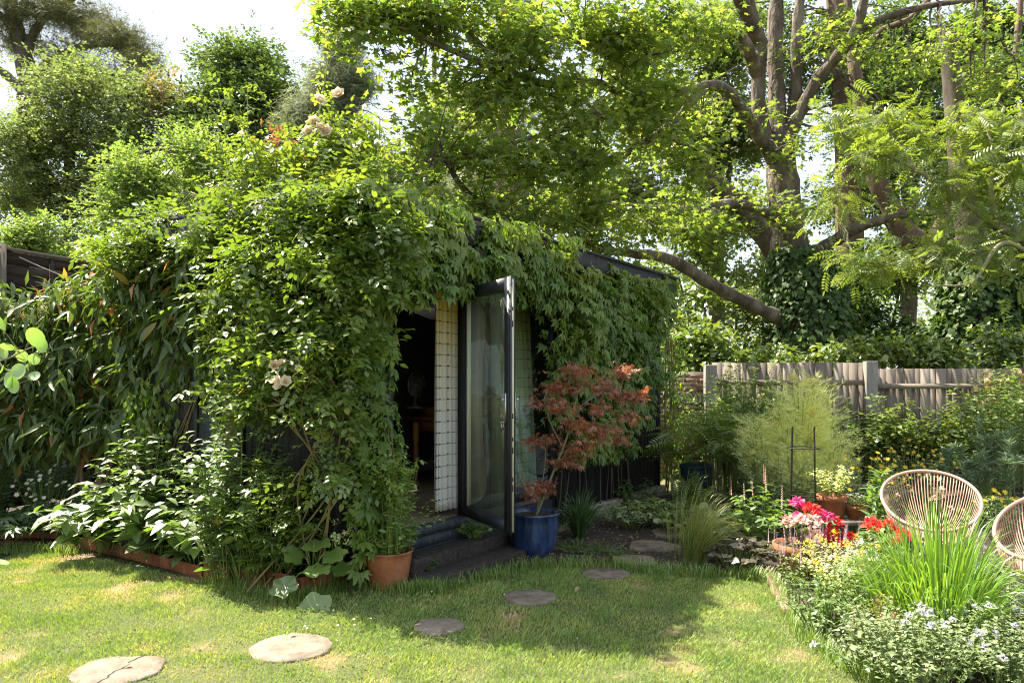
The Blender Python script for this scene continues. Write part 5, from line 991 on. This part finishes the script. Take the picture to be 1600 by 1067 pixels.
k = 150; p = br[0][rng.integers(9, 20, k)] + N(k, .12) - A([.12, 0, 0]); foliage(eu, ROUND, M['euca'], p, nrm(N(k)), nrm(A([0, -.5, 1]) + N(k, .4)), U(.03, .055, k), U(0, 1, k))

# ------------------------------------------------------------------ pots by the door
pc = G(606, 917); pot = thing('terracotta_pot', 'weathered terracotta pot beside the black corner, planted with sweet peas', 'pot', pc)
MB().add(*lathe([(0, 0), (.135, 0), (.15, .02), (.185, .24), (.19, .275), (.196, .28), (.196, .29), (.178, .29), (.17, .25), (.0, .245)], pc, 48)).build('body', M['terra'], pot, smooth=True)
MB().add(*lathe([(0, .256), (.165, .25)], pc, 24)).build('soil', M['soil'], pot)
sp_ = pc + A([0, 0, .25])
plant('sweet_pea', 'tangled pale green sweet peas climbing canes in the terracotta pot', 'plant', sp_, 1.0, .27, 60, T_leaf(.55, .06, .15, 0), .066, 30, 'pea', t0=.04, arch=.5, spread=.75, single=150, Tbig=T_leaf(.55, .06, .15, 1), sr=.0025, cell=7, wob=.035)
plant('sweet_pea_runner', 'loose sweet pea shoots leaning right towards the step', 'plant', sp_, .55, .30, 14, T_leaf(.6, .06, .15, 1), .06, 9, 'pea', t0=.1, arch=.3, spread=.4, single=60, sr=.0025, lean=(.22, .05))
plant('sweet_pea_skirt', 'frothy low growth around the rim of the terracotta pot', 'plant', sp_, .26, .24, 60, T_leaf(.55, .06, .15, 0), .045, 10, 'pea', t0=.2, arch=.2, sr=.002, droop=.5)
for k in range(5):
    a = k * 1.257; o = MB().add(*tubes(A([sp_ + A([math.cos(a) * .13, math.sin(a) * .13, -.1]), sp_ + A([math.cos(a) * .02, math.sin(a) * .02, 1.0])]), np.array([.006, .005]), 6)).build('bamboo_cane', M['cane']); tag(o, ['rightmost', 'rear', 'back left', 'front left', 'front'][k] + ' cane of the sweet pea wigwam in the terracotta pot', 'cane', 'sweet pea canes')
plant('creeping_weed', 'leafy weeds at the foot of the terracotta pot', 'plant', G(655, 905), .22, .22, 30, VC, .08, 4, 'dim', t0=.4, single=40)
plant('doorstep_plant', 'small bright leafy plant growing on the upper sleeper step', 'plant', W(-.05, .18, .2), .17, .2, 26, VC, .085, 4, 'herb', t0=.3, single=50)

bc = G(834, 868); bpot = thing('blue_pot', 'large blue glazed pot under the open door, holding a red maple', 'pot', bc)
MB().add(*lathe([(0, 0), (.14, 0), (.165, .015), (.20, .09), (.222, .2), (.228, .31), (.226, .37), (.246, .39), (.245, .405), (.222, .405), (.205, .37), (0, .36)], bc, 56)).build('body', M['blueglaze'], bpot, smooth=True)
MB().add(*lathe([(0, .375), (.206, .372)], bc, 24)).build('soil', M['soil'], bpot)
mb_ = bc + A([.02, 0, .37])
mc = [(905, 578, 7.0, 45, 7, .25, .8), (960, 578, 7.05, 32, 6, .15, .6), (880, 604, 6.95, 45, 8, .3, .9), (945, 606, 7, 45, 7, .3, .8), (992, 620, 7.05, 34, 5, .12, .9), (860, 630, 6.9, 45, 8, .3, 1), (925, 636, 6.95, 50, 8, .3, 1), (975, 650, 7, 26, 6, .2, .5), (880, 660, 6.9, 55, 8, .3, 1), (950, 672, 7, 42, 8, .25, .8), (850, 690, 6.85, 38, 8, .25, .7), (910, 698, 6.95, 50, 8, .25, .8), (965, 690, 7, 25, 7, .2, .4), (840, 765, 6.85, 34, 14, .18, .9), (870, 720, 6.95, 40, 8, .2, .4)]
lim = [([mb_, at(868, 730, 6.95), at(884, 690, 6.97), at(898, 640, 7), at(905, 600, 7)], .014, .005), ([at(868, 735, 6.95), at(890, 700, 7), at(925, 672, 7), at(960, 655, 7)], .009, .004), ([at(880, 700, 6.97), at(860, 660, 6.93), at(850, 625, 6.9)], .008, .004), ([mb_ + A([.01, .01, 0]), at(852, 720, 6.9), at(850, 680, 6.88)], .007, .003), ([at(898, 640, 7), at(940, 615, 7), at(985, 618, 7.05)], .006, .003), ([mb_, at(840, 780, 6.86), at(832, 765, 6.84)], .005, .003)]
tree('red_maple', 'cut-leaved red Japanese maple growing in the blue pot', 'maple', mb_, lim, mc, 300, DISS, 6, .082, .045, 'acer', 'palebark', n1=60, single=200, r1=.006, r2=.0018, cell=8, twigmat='cane', fr=3)

# ------------------------------------------------------------------ path side plants
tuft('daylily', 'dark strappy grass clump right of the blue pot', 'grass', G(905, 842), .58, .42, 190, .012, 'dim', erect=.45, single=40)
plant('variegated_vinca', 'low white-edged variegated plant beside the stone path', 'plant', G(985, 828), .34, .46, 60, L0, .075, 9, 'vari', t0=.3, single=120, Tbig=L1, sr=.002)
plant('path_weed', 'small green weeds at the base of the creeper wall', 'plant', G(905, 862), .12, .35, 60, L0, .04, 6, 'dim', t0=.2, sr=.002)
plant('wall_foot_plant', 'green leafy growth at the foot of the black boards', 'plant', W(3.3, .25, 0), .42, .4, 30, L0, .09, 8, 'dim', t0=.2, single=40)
tuft('feather_grass', 'fine green feather grass leaning right over the path stones', 'grass', G(1085, 884), .68, .30, 520, .0045, 'fineg', lean=(.22, .0), erect=.5, hv=.5, spread=.3, single=60)
tuft('feather_grass', 'thin straw stalks standing behind the feather grass', 'grass', G(1065, 872), .85, .34, 60, .004, 'fineg', lean=(.15, .05), erect=.6, hv=.35, spread=.4)
plant('heuchera', 'low bronze-leaved plant under the feather grass', 'plant', G(1150, 888), .28, .42, 55, HEART, .07, 4, 'heuch', t0=.7, single=90, taper=0)
plant('sorbaria', 'dark ferny-leaved shrub in the shade by the brick wall', 'shrub', G(1125, 792), 1.45, .95, 40, PIN, .42, 7, 'under', t0=.4, arch=.4, single=110, Tbig=T_pinnate(8, .3, .26, True, 0, .3), droop=.3, taper=.2, sr=.006)
tb_ = G(1088, 790); bin_ = thing('water_butt', 'dark teal plastic bin in the shadow beside the brick wall', 'bin', tb_); MB().add(*lathe([(0, 0), (.17, 0), (.2, .1), (.2, .4), (.2, .5)], tb_, 28)).build('body', M['teal'], bin_, smooth=True); MB().add(*lathe([(.205, .48), (.215, .5), (.21, .53), (.1, .56), (0, .56)], tb_, 28)).build('lid', M['teal'], bin_, smooth=True)
plant('persicaria', 'leafy plant with dusky pink flower tassels at the path end', 'plant', G(1185, 868), .72, .34, 26, L1, .13, 8, 'herb', t0=.25, single=90, flower=(T_xf(T_spike(40), s=1), .2, 'pink', .25, 'spike'))
plant('tall_bush', 'mixed green bush behind the geranium pot', 'shrub', G(1215, 830), .95, .55, 46, L0, .075, 16, 'grey', t0=.15, single=60)
plant('shade_fern', 'green fern at the foot of the black wall beside the plinth', 'fern', G(1075, 808), .6, .5, 16, PINNA, .11, 36, 'under', t0=.12, arch=.45, mode='rank', droop=.1, sr=.004)
plant('bergenia', 'rounded leaves carpeting the shaded soil beyond the stones', 'plant', G(1110, 838), .3, .6, 60, ROUND, .10, 3, 'under', t0=.6, single=70, taper=0)
plant('astilbe', 'leafy shade plant between the feather grass and the wall', 'plant', G(1030, 822), .38, .4, 34, CUT, .12, 3, 'under', t0=.5, single=50, taper=.1)
plant('ground_weeds', 'small weeds spreading over the soil near the blue pot', 'plant', G(945, 868), .08, .45, 90, L0, .035, 5, 'herb', t0=.2, sr=.0015)
# fennel, feathery
fb_ = G(1245, 815); fen = plant('fennel', 'tall pale feathery fennel with yellow flower heads', 'plant', fb_, 1.95, .30, 40, FINE, .34, 20, 'fennel', t0=.3, arch=.3, spread=.4, droop=.05, taper=.25, sr=.006, hvar=.5, flower=(T_ball(12, .6, .35, .3), .09, 'yellow', .5, 'up'))
for dx, dy, h_, r_ in ((-.34, .05, 1.55, .26), (.3, -.1, 1.7, .24), (.12, .25, 1.3, .35), (-.12, -.3, 1.25, .3)): plant('fennel', '', '', fb_ + A([dx, dy, 0]), h_, r_, 18, FINE, .30, 18, 'fennel', t0=.25, arch=.3, spread=.4, droop=.05, taper=.25, sr=.005, hvar=.5, parent=fen)
plant('pale_umbellifer', 'pale yellow-green growth at the foot of the fennel', 'plant', G(1265, 825), .9, .4, 60, FINE, .24, 12, 'fennel', t0=.1, sr=.004)
# iron obelisk
oc = G(1255, 852); ob = thing('plant_obelisk', 'slim rusty iron plant support standing in front of the fennel', 'plant support', oc)
hh = 1.15
for k in range(4):
    a = k * math.pi / 2 + .4; p0 = oc + A([math.cos(a) * .17, math.sin(a) * .17, 0]); p1 = oc + A([math.cos(a) * .14, math.sin(a) * .14, hh]); MB().add(*tubes(np.linspace(p0, p1, 4), np.full(4, .007), 6)).build('rod', M['iron'], ob)
for z in (.5, .95): a = np.linspace(0, 2 * np.pi, 25); MB().add(*tubes(oc + np.stack([np.cos(a) * .155, np.sin(a) * .155, np.full(25, z)], -1), np.full(25, .006), 5)).build('hoop', M['iron'], ob)

# shrubs in front of the fence
for nm, lab, px, py, H, R, ns, per, ls, mt, tm in (('hydrangea', 'broad-leaved shrub in front of the fence, right of the fennel', 1350, 752, 1.45, .95, 90, 14, .16, 'under', T_leaf(.66, .06, .2, 0)),
        ('hydrangea', 'broad-leaved shrub in front of the fence, nearer the euphorbia', 1450, 750, 1.4, .9, 90, 14, .16, 'under', T_leaf(.66, .06, .2, 0)), ('viburnum', 'dark mixed shrub at the right end of the fence', 1570, 752, 1.6, .95, 90, 14, .15, 'ivy', T_leaf(.6, .06, .2, 0)),
        ('tall_vine', 'leafy shoot climbing in front of the fence post', 1400, 757, 1.7, .4, 24, 10, .15, 'under', T_leaf(.7, .06, .2, 0)), ('pale_perennial', 'yellow-flecked bush in front of the left fence panel', 1165, 770, 2.05, .8, 120, 18, .09, 'herb', L0)):
    plant(nm, lab, 'shrub', G(px, py), H, R, ns, tm, ls, per, mt, t0=.25, single=70, group='shrubs before the fence', flower=((T_ball(8, .6, .4), .09, 'fennel', .4, 'up') if nm == 'pale_perennial' else None), cell=10)
for px, py, H, lab, mt in ((1135, 766, 1.9, 'leafy shrub hiding the left fence post', 'under'), (1205, 768, 1.75, 'pale leafy shrub in front of the fence behind the fennel', 'herb'), (1250, 764, 1.6, 'dark leafy shrub in front of the fence, right behind the fennel', 'under'), (1545, 772, 1.85, 'tall leafy shrub covering the right end of the fence', 'under'), (1595, 765, 2.1, 'tallest shrub before the fence at the right edge', 'herb')):
    plant('leafy_bush', lab, 'shrub', G(px, py), H, .75, 80, T_leaf(.6, .06, .2, 0), .14, 15, mt, t0=.2, single=60, group='shrubs before the fence', cell=10)
k = 110; p, _ = clump_pts([(1570, 590, 12.3, 50, 20, .1, 1), (1560, 620, 12.2, 40, 25, .1, .7), (1590, 650, 12.1, 40, 40, .1, .5)], k); T = thing('withered_vine', 'half-withered vine with brown leaves tumbling over the right fence', 'climber', A([8.0, 12.4, 0])); f, u = leaf_dirs(N(k) + A([0, -.7, 0]), 'hang', k); foliage(T, HEART, M['brownleaf'], p, f, u, .13 * U(.6, 1.2, k), U(0, 1, k), 60)
MB().add(*tubes(bez(np.repeat(A([[8.0, 12.35, 0.]]), 24, 0), A([[8.0, 12.3, 1.2]]) + N(24, .2), p[:24], 7), np.full((24, 7), .008), 4)).build('stems', M['cane'], T, 'stuff')
for i, (px, py, H) in enumerate(((1500, 805, .95), (1560, 812, 1.0), (1590, 790, 1.25), (1530, 785, 1.15))):
    plant('euphorbia', ['euphorbia with bottlebrush leaf stems directly behind the woven chair', 'euphorbia with narrow blue-green leaves between the two woven chairs', 'tallest euphorbia at the right edge of the picture', 'euphorbia standing farthest back near the fence shrub'][i], 'plant', G(px, py), H, .32, 9, T_leaf(.13, .02, .1, 0), .13, 80, 'euph', t0=.3, arch=.4, droop=-.1, taper=.1, sr=.009, group='euphorbias', spread=.5, single=60, cell=4)
plant('rudbeckia', 'bushy plant dotted with small yellow daisies left of the woven chair', 'plant', G(1352, 838), .95, .45, 70, LN0, .09, 10, 'herb', t0=.2, flower=(T_flower(8, .4, .1), .05, 'yellow', .95, 'face'))
plant('rudbeckia', 'yellow daisies behind the woven chair', 'plant', G(1430, 812), .95, .5, 60, LN0, .09, 9, 'herb', t0=.2, flower=(T_flower(8, .4, .1), .055, 'yellow', .95, 'face'))
plant('goldenrod', 'yellow flowering plant right of the woven chair', 'plant', G(1570, 850), .55, .4, 40, LN0, .09, 8, 'herb', t0=.2, flower=(T_flower(8, .4, .1), .06, 'yellow', .5, 'face'))
plant('lily', 'tall lily stems with narrow whorled leaves before the plank', 'plant', G(1370, 868), .9, .18, 6, LN1, .17, 22, 'herb', t0=.2, arch=.45, single=90, taper=.3, spread=.7, droop=-.1)

# plank shelf with pots
kc = G(1338, 856); tbl = thing('plank_shelf', 'low weathered plank on brick feet carrying flower pots', 'shelf', kc); MB().add(*box(kc[0] - .42, kc[0] + .42, kc[1] - .14, kc[1] + .14, .24, .285)).build('plank', M['fence'], tbl)
for s in (-.3, .3): MB().add(*box(kc[0] + s - .05, kc[0] + s + .05, kc[1] - .12, kc[1] + .12, 0, .238)).build('leg', M['brick'], tbl)
def tpot(c, r, h, label): 
    T = thing('terracotta_pot', label, 'pot', c, 'small terracotta pots'); MB().add(*lathe([(0, 0), (r * .7, 0), (r * .93, h * .72), (r, h * .74), (r * 1.04, h), (r * .92, h), (r * .86, h * .85), (0, h * .85)], c, 28)).build('body', M['terra'], T, smooth=True); MB().add(*lathe([(0, h * .88), (r * .86, h * .87)], c, 16)).build('soil', M['soil'], T)
p1 = kc + A([-.22, .02, .286]); tpot(p1, .14, .22, 'terracotta pot at the left end of the plank with golden foliage'); plant('golden_herb', 'golden-green herb in the pot on the plank', 'plant', p1 + A([0, 0, .19]), .38, .24, 40, L0, .05, 10, 'fennel', t0=.15, sr=.002)
p2 = kc + A([-.02, -.04, .286]); tpot(p2, .10, .13, 'small terracotta pot in the middle of the plank'); plant('lobelia', 'lilac flowers in the small pot on the plank', 'plant', p2 + A([0, 0, .11]), .14, .16, 40, L0, .03, 5, 'fennel', t0=.2, sr=.0015, flower=(T_flower(5, .7, .2), .035, 'lilac', .8, 'up'))
# geraniums
gc = G(1254, 903); gp = thing('terracotta_pot', 'wide terracotta pot of red and pink geraniums at the lawn edge', 'pot', gc, 'geranium pots'); MB().add(*lathe([(0, 0), (.16, 0), (.21, .21), (.215, .215), (.232, .22), (.236, .285), (.215, .285), (.205, .25), (0, .25)], gc, 44)).build('body', M['terra'], gp, smooth=True); MB().add(*lathe([(0, .262), (.207, .258)], gc, 20)).build('soil', M['soil'], gp)
def geran(base, heads, label, nl=70, R=.3):
    T = plant('geranium', label, 'geranium', base, .32, R, 36, HEART, .085, 3, 'herb', t0=.5, single=60, sr=.003, taper=.1, group='geraniums')
    by = {}
    for x, y, d, s, m in heads: by.setdefault(m, []).append((at(x, y, d), s))
    for m, L in by.items():
        P = A([p for p, _ in L]); k = len(P); foliage(T, T_ball(26), M[m], P, nrm(N(k)), nrm(A([0, -.3, 1.]) + N(k, .2)), A([s for _, s in L]), U(0, 1, k), single=k, name='flower_head', cell=.5)
        MB().add(*tubes(bez(np.repeat(A(base)[None], k, 0) + N(k, .05) * A([1, 1, 0]), (P + A(base)) / 2 + A([0, 0, .05]), P, 6), np.full((k, 6), .003), 4)).build('flower_stalk', M['stem'], T, 'stuff')
geran(gc + A([0, 0, .25]), [(1245, 787, 6.2, .13, 'magenta'), (1262, 796, 6.15, .11, 'magenta'), (1268, 798, 6.1, .15, 'red'), (1288, 808, 6.1, .14, 'magenta'), (1302, 818, 6.1, .15, 'red'), (1300, 832, 6.05, .12, 'red'), (1304, 848, 6.0, .13, 'red'), (1304, 842, 6.02, .1, 'red'), (1326, 842, 6.05, .14, 'red'), (1270, 816, 6.0, .15, 'pink'), (1272, 840, 5.95, .14, 'pink'), (1232, 816, 6.0, .13, 'pink'), (1250, 812, 5.95, .10, 'pink'), (1246, 806, 6.1, .08, 'magenta'), (1292, 838, 6.0, .08, 'red')], 'red, magenta and pink geraniums in the wide terracotta pot')
g2 = G(1378, 900); geran(g2 + A([0, 0, .12]), [(1364, 822, 5.9, .15, 'red'), (1388, 818, 6.0, .09, 'red'), (1396, 826, 6, .07, 'red'), (1412, 838, 5.7, .13, 'red'), (1400, 846, 5.7, .08, 'red')], 'scarlet geranium between the pot and the big grass', R=.25)
g3 = G(1285, 905); gp2 = thing('terracotta_pot', 'smaller terracotta pot mostly hidden behind the salvia', 'pot', g3, 'geranium pots'); MB().add(*lathe([(0, 0), (.1, 0), (.13, .17), (.14, .21), (.12, .21), (0, .18)], g3, 28)).build('body', M['terra'], gp2, smooth=True)

# front of the right bed
SPK = T_xf(T_spike(44), s=1)
for px, py, ns, lab in ((1232, 912, 12, 'purple salvia spikes in front of the geranium pot'), (1268, 920, 16, 'purple salvia spikes rising before the pink geraniums'), (1300, 915, 14, 'purple salvia spikes right of the geranium pot'), (1238, 948, 9, 'faded purple salvia at the brick edging'), (1330, 905, 10, 'purple salvia between the red geraniums')):
    plant('salvia', lab, 'salvia', G(px, py, .03), .42, .2, ns, L0, .05, 7, 'grey', t0=.05, arch=.45, flower=(SPK, .15, 'purple', .8, 'spike'), group='salvias', sr=.003)
plant('marjoram', 'frothy yellow-green bush in front of the geraniums', 'plant', G(1325, 945, .03), .52, .42, 90, L0, .042, 13, 'fennel', t0=.1, flower=(T_ball(8, .6, .4), .05, 'yellow', .45, 'up'), sr=.003)
plant('oregano', 'frothy pale green bush left of the big grass', 'plant', G(1368, 972, .03), .55, .36, 80, L0, .045, 13, 'herb', t0=.1, flower=(T_ball(8, .6, .4), .045, 'white', .5, 'up'), sr=.003)
plant('sage_mound', 'dark green leafy mound overhanging the brick edging', 'plant', G(1288, 985, .03), .42, .36, 60, L0, .055, 12, 'herb', t0=.1, single=80, sr=.003)
plant('white_sedge', 'silvery small-leaved plant at the corner of the bed', 'plant', G(1352, 1035, .03), .30, .22, 40, L0, .04, 10, 'grey', t0=.1, sr=.002)
plant('dried_seedheads', 'dry brown seed heads beneath the big grass', 'plant', G(1395, 1020, .03), .33, .22, 30, L0, .03, 8, 'brownleaf', t0=.3, flower=(T_ball(8, .6, .4), .05, 'brownleaf', .7, 'up'), sr=.002)
tuft('miscanthus', 'big bright green fountain of grass in front of the woven chair', 'grass', G(1468, 1012, .03), .98, .60, 620, .009, 'grassb', erect=.42, hv=.45, spread=.35, single=160)
tuft('miscanthus', 'looser bright grass clump just left of the big fountain', 'grass', G(1415, 1000, .03), .80, .45, 240, .008, 'grassb', erect=.45, hv=.45, spread=.35, single=60)
plant('verbena', 'thin tall stems with tiny mauve buds in front of the woven chair', 'plant', G(1440, 985, .03), 1.22, .30, 12, LN0, .06, 5, 'herb', t0=.2, arch=.5, spread=.8, flower=(T_ball(8, .7, .4), .035, 'pink', 1, 'up'), sr=.0035, hvar=.35)
for px, py, lab, ns in ((1500, 1052, 'grey-leaved catmint with pale lilac flowers at the bottom edge', 60), (1575, 1000, 'catmint mound at the right edge below the second chair', 70), (1580, 1075, 'catmint mound in the bottom right corner', 60), (1440, 1085, 'catmint sprawling at the bottom of the picture', 60), (1372, 1062, 'low catmint spilling over the bed corner onto the lawn', 44), (1540, 960, 'grey-green catmint beside the big grass', 50)):
    plant('catmint', lab, 'catmint', G(px, py, .03), .46, .42, ns, T_leaf(.6, .08, .2, 0), .05, 14, 'grey', t0=.1, arch=.3, single=70, flower=(T_ball(10, .7, .4), .045, 'lilac', .12, 'up'), group='catmint mounds', sr=.003)

# ------------------------------------------------------------------ woven chairs
def chair(c, yaw, label):
    T = thing('woven_chair', label, 'chair', c, 'woven garden chairs'); ca, sa = math.cos(yaw), math.sin(yaw)
    def X(x, y, z): return A([c[0] + x * ca - y * sa, c[1] + x * sa + y * ca, c[2] + z])       # -y is the front
    a = np.linspace(0, 2 * np.pi, 65); tilt = .55
    rx = .365; ry = .385
    rim = A([X(rx * math.sin(q) * (1 + .05 * math.cos(q)), .10 + ry * math.cos(q) * math.cos(tilt), .62 + ry * math.cos(q) * math.sin(tilt)) for q in a])
    MB().add(*tubes(rim, np.full(65, .014), 8)).build('rim', M['cordm'], T, smooth=True)
    ring = A([X(.085 * math.sin(q), -.02 + .085 * math.cos(q), .30 + .02 * math.cos(q)) for q in a]); MB().add(*tubes(ring, np.full(65, .010), 6)).build('seat_ring', M['cordm'], T, smooth=True)
    k = 92
    for i in range(k):
        q = (i + .5) * 2 * math.pi / k; p0 = A([rx * math.sin(q) * (1 + .05 * math.cos(q)), .10 + ry * math.cos(q) * math.cos(tilt), .62 + ry * math.cos(q) * math.sin(tilt)]); p1 = A([.085 * math.sin(q), -.02 + .085 * math.cos(q), .30])
        s = np.linspace(0, 1, 7)[:, None]; L = p0 * (1 - s) + p1 * s; sag = np.sin(s[:, 0] * np.pi) * .07; d = nrm(A([math.sin(q), math.cos(q) + .2, -.9])); L = L + sag[:, None] * d
        MB().add(*tubes(A([X(*p) for p in L]), np.full(7, .0045), 4)).build('cord', M['cordm'], T)
    for (x0, y0), (x1, y1) in (((-.16, -.05), (-.30, -.26)), ((.16, -.05), (.30, -.26)), ((0, .15), (0, .40))):
        MB().add(*tubes(A([X(x0, y0, .30), X((x0 + x1) / 2, (y0 + y1) / 2, .17), X(x1, y1, 0)]), np.full(3, .010), 8)).build('leg', M['iron'], T, smooth=True)
    MB().add(*tubes(A([X(.30 * math.sin(q), -.02 + .28 * math.cos(q), .24) for q in a]), np.full(65, .009), 6)).build('base_hoop', M['iron'], T, smooth=True)
chair(A([3.42, 6.25, .0]), math.radians(-22), 'copper-pink woven bowl chair behind the big grass')
chair(A([3.62, 5.2, 0]), math.radians(-62), 'second woven bowl chair cut off by the right edge')

# ------------------------------------------------------------------ lawn blades
poly = [G(-260, 862), G(0, 862), G(115, 864), G(240, 892), G(325, 908), G(450, 938), G(552, 918), G(575, 922), G(650, 925), G(672, 928), G(826, 886), G(900, 880), G(965, 888), G(1060, 900), G(1170, 908), G(1205, 905), G(1214, 930), G(1252, 990), G(1322, 1050), G(1455, 1100), A([1.6, 2.6, 0]), A([-3.4, 2.6, 0])]
nb = 260000; x = U(-4.6, 2.6, nb); y = 2.7 + 4.9 * U(0, 1, nb) ** .75
ok = in_poly(x, y, poly) & (np.abs(x) < y * .70 + .3)
for c, r in stone_spots: ok &= ((x - c[0]) ** 2 + (y - c[1]) ** 2) > (r * .94) ** 2
bare, dry = wear(x, y)
ok &= U(0, 1, nb) > bare * .72
x, y, dry, bare = x[ok], y[ok], dry[ok], bare[ok]; k = len(x)
h = U(.010, .028, k) * (1 - .45 * bare) * (.5 + 1.1 * vnoise(x, y, .22, 43)); h = np.where(U(0, 1, k) > .985, h * 1.8, h)
a = U(0, 6.283, k); ln_ = U(.2, 1.0, k) * h; w = .0042
B = np.stack([x, y, np.full(k, -.004)], -1); side = np.stack([np.cos(a + 1.57 + U(-.5, .5, k)), np.sin(a + 1.57), 0 * a], -1) * w / 2; dr = np.stack([np.cos(a), np.sin(a), 0 * a], -1)
mid = B + dr * (ln_ * .35)[:, None] + A([0, 0, 1.]) * (h * .62)[:, None]; tip = B + dr * ln_[:, None] + A([0, 0, 1.]) * h[:, None]
V = np.stack([B - side, B + side, mid + side * .9, tip], 1).reshape(-1, 3); o5 = (np.arange(k) * 4)[:, None]
M['lawn'] = leafmat('lawn_blade', [(.065, .145, .02), (.125, .21, .03), (.20, .265, .05), (.33, .29, .11), (.44, .33, .18)], (1.5, 1.4, .6), .35, .05, .45, pos=[0, .35, .6, .82, 1])
rn = np.clip(-.02 + .30 * dry + .38 * vnoise(x, y, .2, 47) + .22 * U(0, 1, k) + .5 * bare * U(.3, 1, k) + .08 * (x < -.2), 0, 1)
gr = MB().add(V, [o5 + A([[0, 1, 2]]), o5 + A([[0, 2, 3]])], np.repeat(rn, 4)).build('lawn_grass', M['lawn'], None, 'stuff'); tag(gr, 'short mown grass of the lawn, greener in the shade', 'grass')
# clover and small weeds in the turf
M['clover'] = leafmat('clover_leaf', [(.05, .11, .02), (.08, .15, .025)], (1.6, 1.6, .6), .35, .01, .6)
k = 9000; x = U(-4.4, 2.4, k); y = 3.0 + 4.4 * U(0, 1, k) ** .8; ok = in_poly(x, y, poly) & (vnoise(x, y, .35, 51) > .56)
for c, r in stone_spots: ok &= ((x - c[0]) ** 2 + (y - c[1]) ** 2) > r ** 2
x, y = x[ok], y[ok]; k = len(x); V, Fi, R = inst(T_round(6, .1), np.stack([x, y, U(.006, .026, k)], -1), nrm(N(k) * A([1, 1, .3])), nrm(A([0, 0, 1.]) + N(k, .35)), U(.010, .02, k), U(0, .6, k)); tag(MB().add(V, Fi, R).build('clover', M['clover'], None, 'stuff'), 'clover and small weeds scattered through the turf', 'weeds')
# longer grass at edges
k = 7000; e = [(G(318, 910), G(452, 940)), (G(456, 942), G(552, 920)), (G(965, 888), G(1075, 900)), (G(1075, 900), G(1205, 906)), (G(650, 926), G(690, 928)), (G(690, 925), G(826, 888)), (G(826, 887), G(965, 888)), (G(0, 863), G(115, 865)), (G(1205, 905), G(1252, 990)), (G(560, 920), G(655, 928)), (G(1252, 990), G(1322, 1045)), (G(1322, 1045), G(1455, 1095))]
i = rng.integers(0, len(e), k); tt = U(0, 1, k)[:, None]; P = A([q[0] for q in e])[i] * (1 - tt) + A([q[1] for q in e])[i] * tt + N(k, .035) * A([1, 1, 0]); P[:, 2] = 0
a = U(0, 6.28, k); h = U(.04, .13, k); dr = np.stack([np.cos(a), np.sin(a), 0 * a], -1); side = np.stack([-np.sin(a), np.cos(a), 0 * a], -1) * .0025
V = np.stack([P - side, P + side, P + side * .7 + dr * (h * .25)[:, None] + A([0, 0, 1.]) * (h * .65)[:, None], P - side * .7 + dr * (h * .25)[:, None] + A([0, 0, 1.]) * (h * .65)[:, None], P + dr * (h * .7)[:, None] + A([0, 0, 1.]) * (h * .95)[:, None]], 1).reshape(-1, 3); o5 = (np.arange(k) * 5)[:, None]
tag(MB().add(V, [o5 + A([[0, 1, 2, 3]]), o5 + A([[3, 2, 4]])], np.repeat(U(0, .6, k), 5)).build('edge_grass', M['lawn'], None, 'stuff'), 'longer unmown grass along the bed edges and steps', 'grass')

# fallen leaves and petals
FL = [(459, 988, .05, 'curled brown leaf on the far rim of the large sunlit stepping stone'), (905, 917, .06, 'larger pale dry leaf on the lawn below the blue pot'), (893, 912, .045, 'smaller dry leaf lying left of the pale one below the blue pot'), (722, 887, .045, 'right-hand dry leaf on the lower sleeper step'), (714, 885, .04, 'left-hand dry leaf on the lower sleeper step'), (740, 921, .03, 'tiny dry leaf on the grass below the lower sleeper step'),
      (690, 983, .045, 'dry leaf on the stepping stone nearest the terracotta pot'), (1047, 905, .04, 'dry leaf at the lawn edge left of the feather grass'), (838, 936, .04, 'dry leaf on the shaded stone in front of the sleeper steps'), (1090, 908, .05, 'dry leaf on the lawn at the foot of the feather grass'), (980, 925, .03, 'small dry leaf in the shaded middle of the lawn'), (205, 1036, .04, 'brown leaf on the cracked stone in the lower left corner')]
for px, py, s, lab in FL:
    p = G(px, py, .03) if 'sleeper step' not in lab or 'below' in lab else at(px, py, 6.35); o = MB().add(T_leaf(.6, .15, .3, 1)[0] * s, T_leaf(.6, .15, .3, 1)[1], U(0, 1)).build('fallen_leaf', M['brownleaf']); o.location = p; o.rotation_euler = (U(-.3, .3), U(-.3, .3), U(0, 6)); tag(o, lab, 'leaf', 'fallen leaves')
for i in range(16):
    px, py = U(440, 560), U(945, 1005); 
    if i > 9: px, py = U(560, 900), U(920, 1010)
    o = MB().add(T_leaf(.8, .1, .1, 0)[0] * .022, T_leaf(.8)[1][:0].reshape(0, 3) if False else T_leaf(.8, .1, .1, 0)[1], .7).build('fallen_petal', M['cream']); o.location = G(px, py, .04); o.rotation_euler = (U(-.4, .4), U(-.4, .4), U(0, 6)); tag(o, 'pale rose petal fallen on the lawn', 'petal', 'fallen petals')
# litter on the soil path
k = 900; q = G(1, 1 + 700); x = U(-.2, 3.4, 6000); y = U(6.1, 9.5, 6000); ok = in_poly(x, y, [tuple(v) for v in A([p[:2] for p in bed_path])]) & (np.abs((A([x - Wo[0], y - Wo[1]]).T @ Wn[:2])) < 2.2); x, y = x[ok][:k], y[ok][:k]; k = len(x)
V, Fi, R = inst(T_leaf(.7, .12, .25, 0), np.stack([x, y, np.full(k, .045)], -1), nrm(N(k) * A([1, 1, .2])), nrm(A([0, 0, 1.]) + N(k, .3)), U(.012, .04, k), U(0, .7, k)); tag(MB().add(V, Fi, R).build('leaf_litter', M['brownleaf'], None, 'stuff'), 'dry leaf litter scattered over the dark soil path', 'leaf litter')
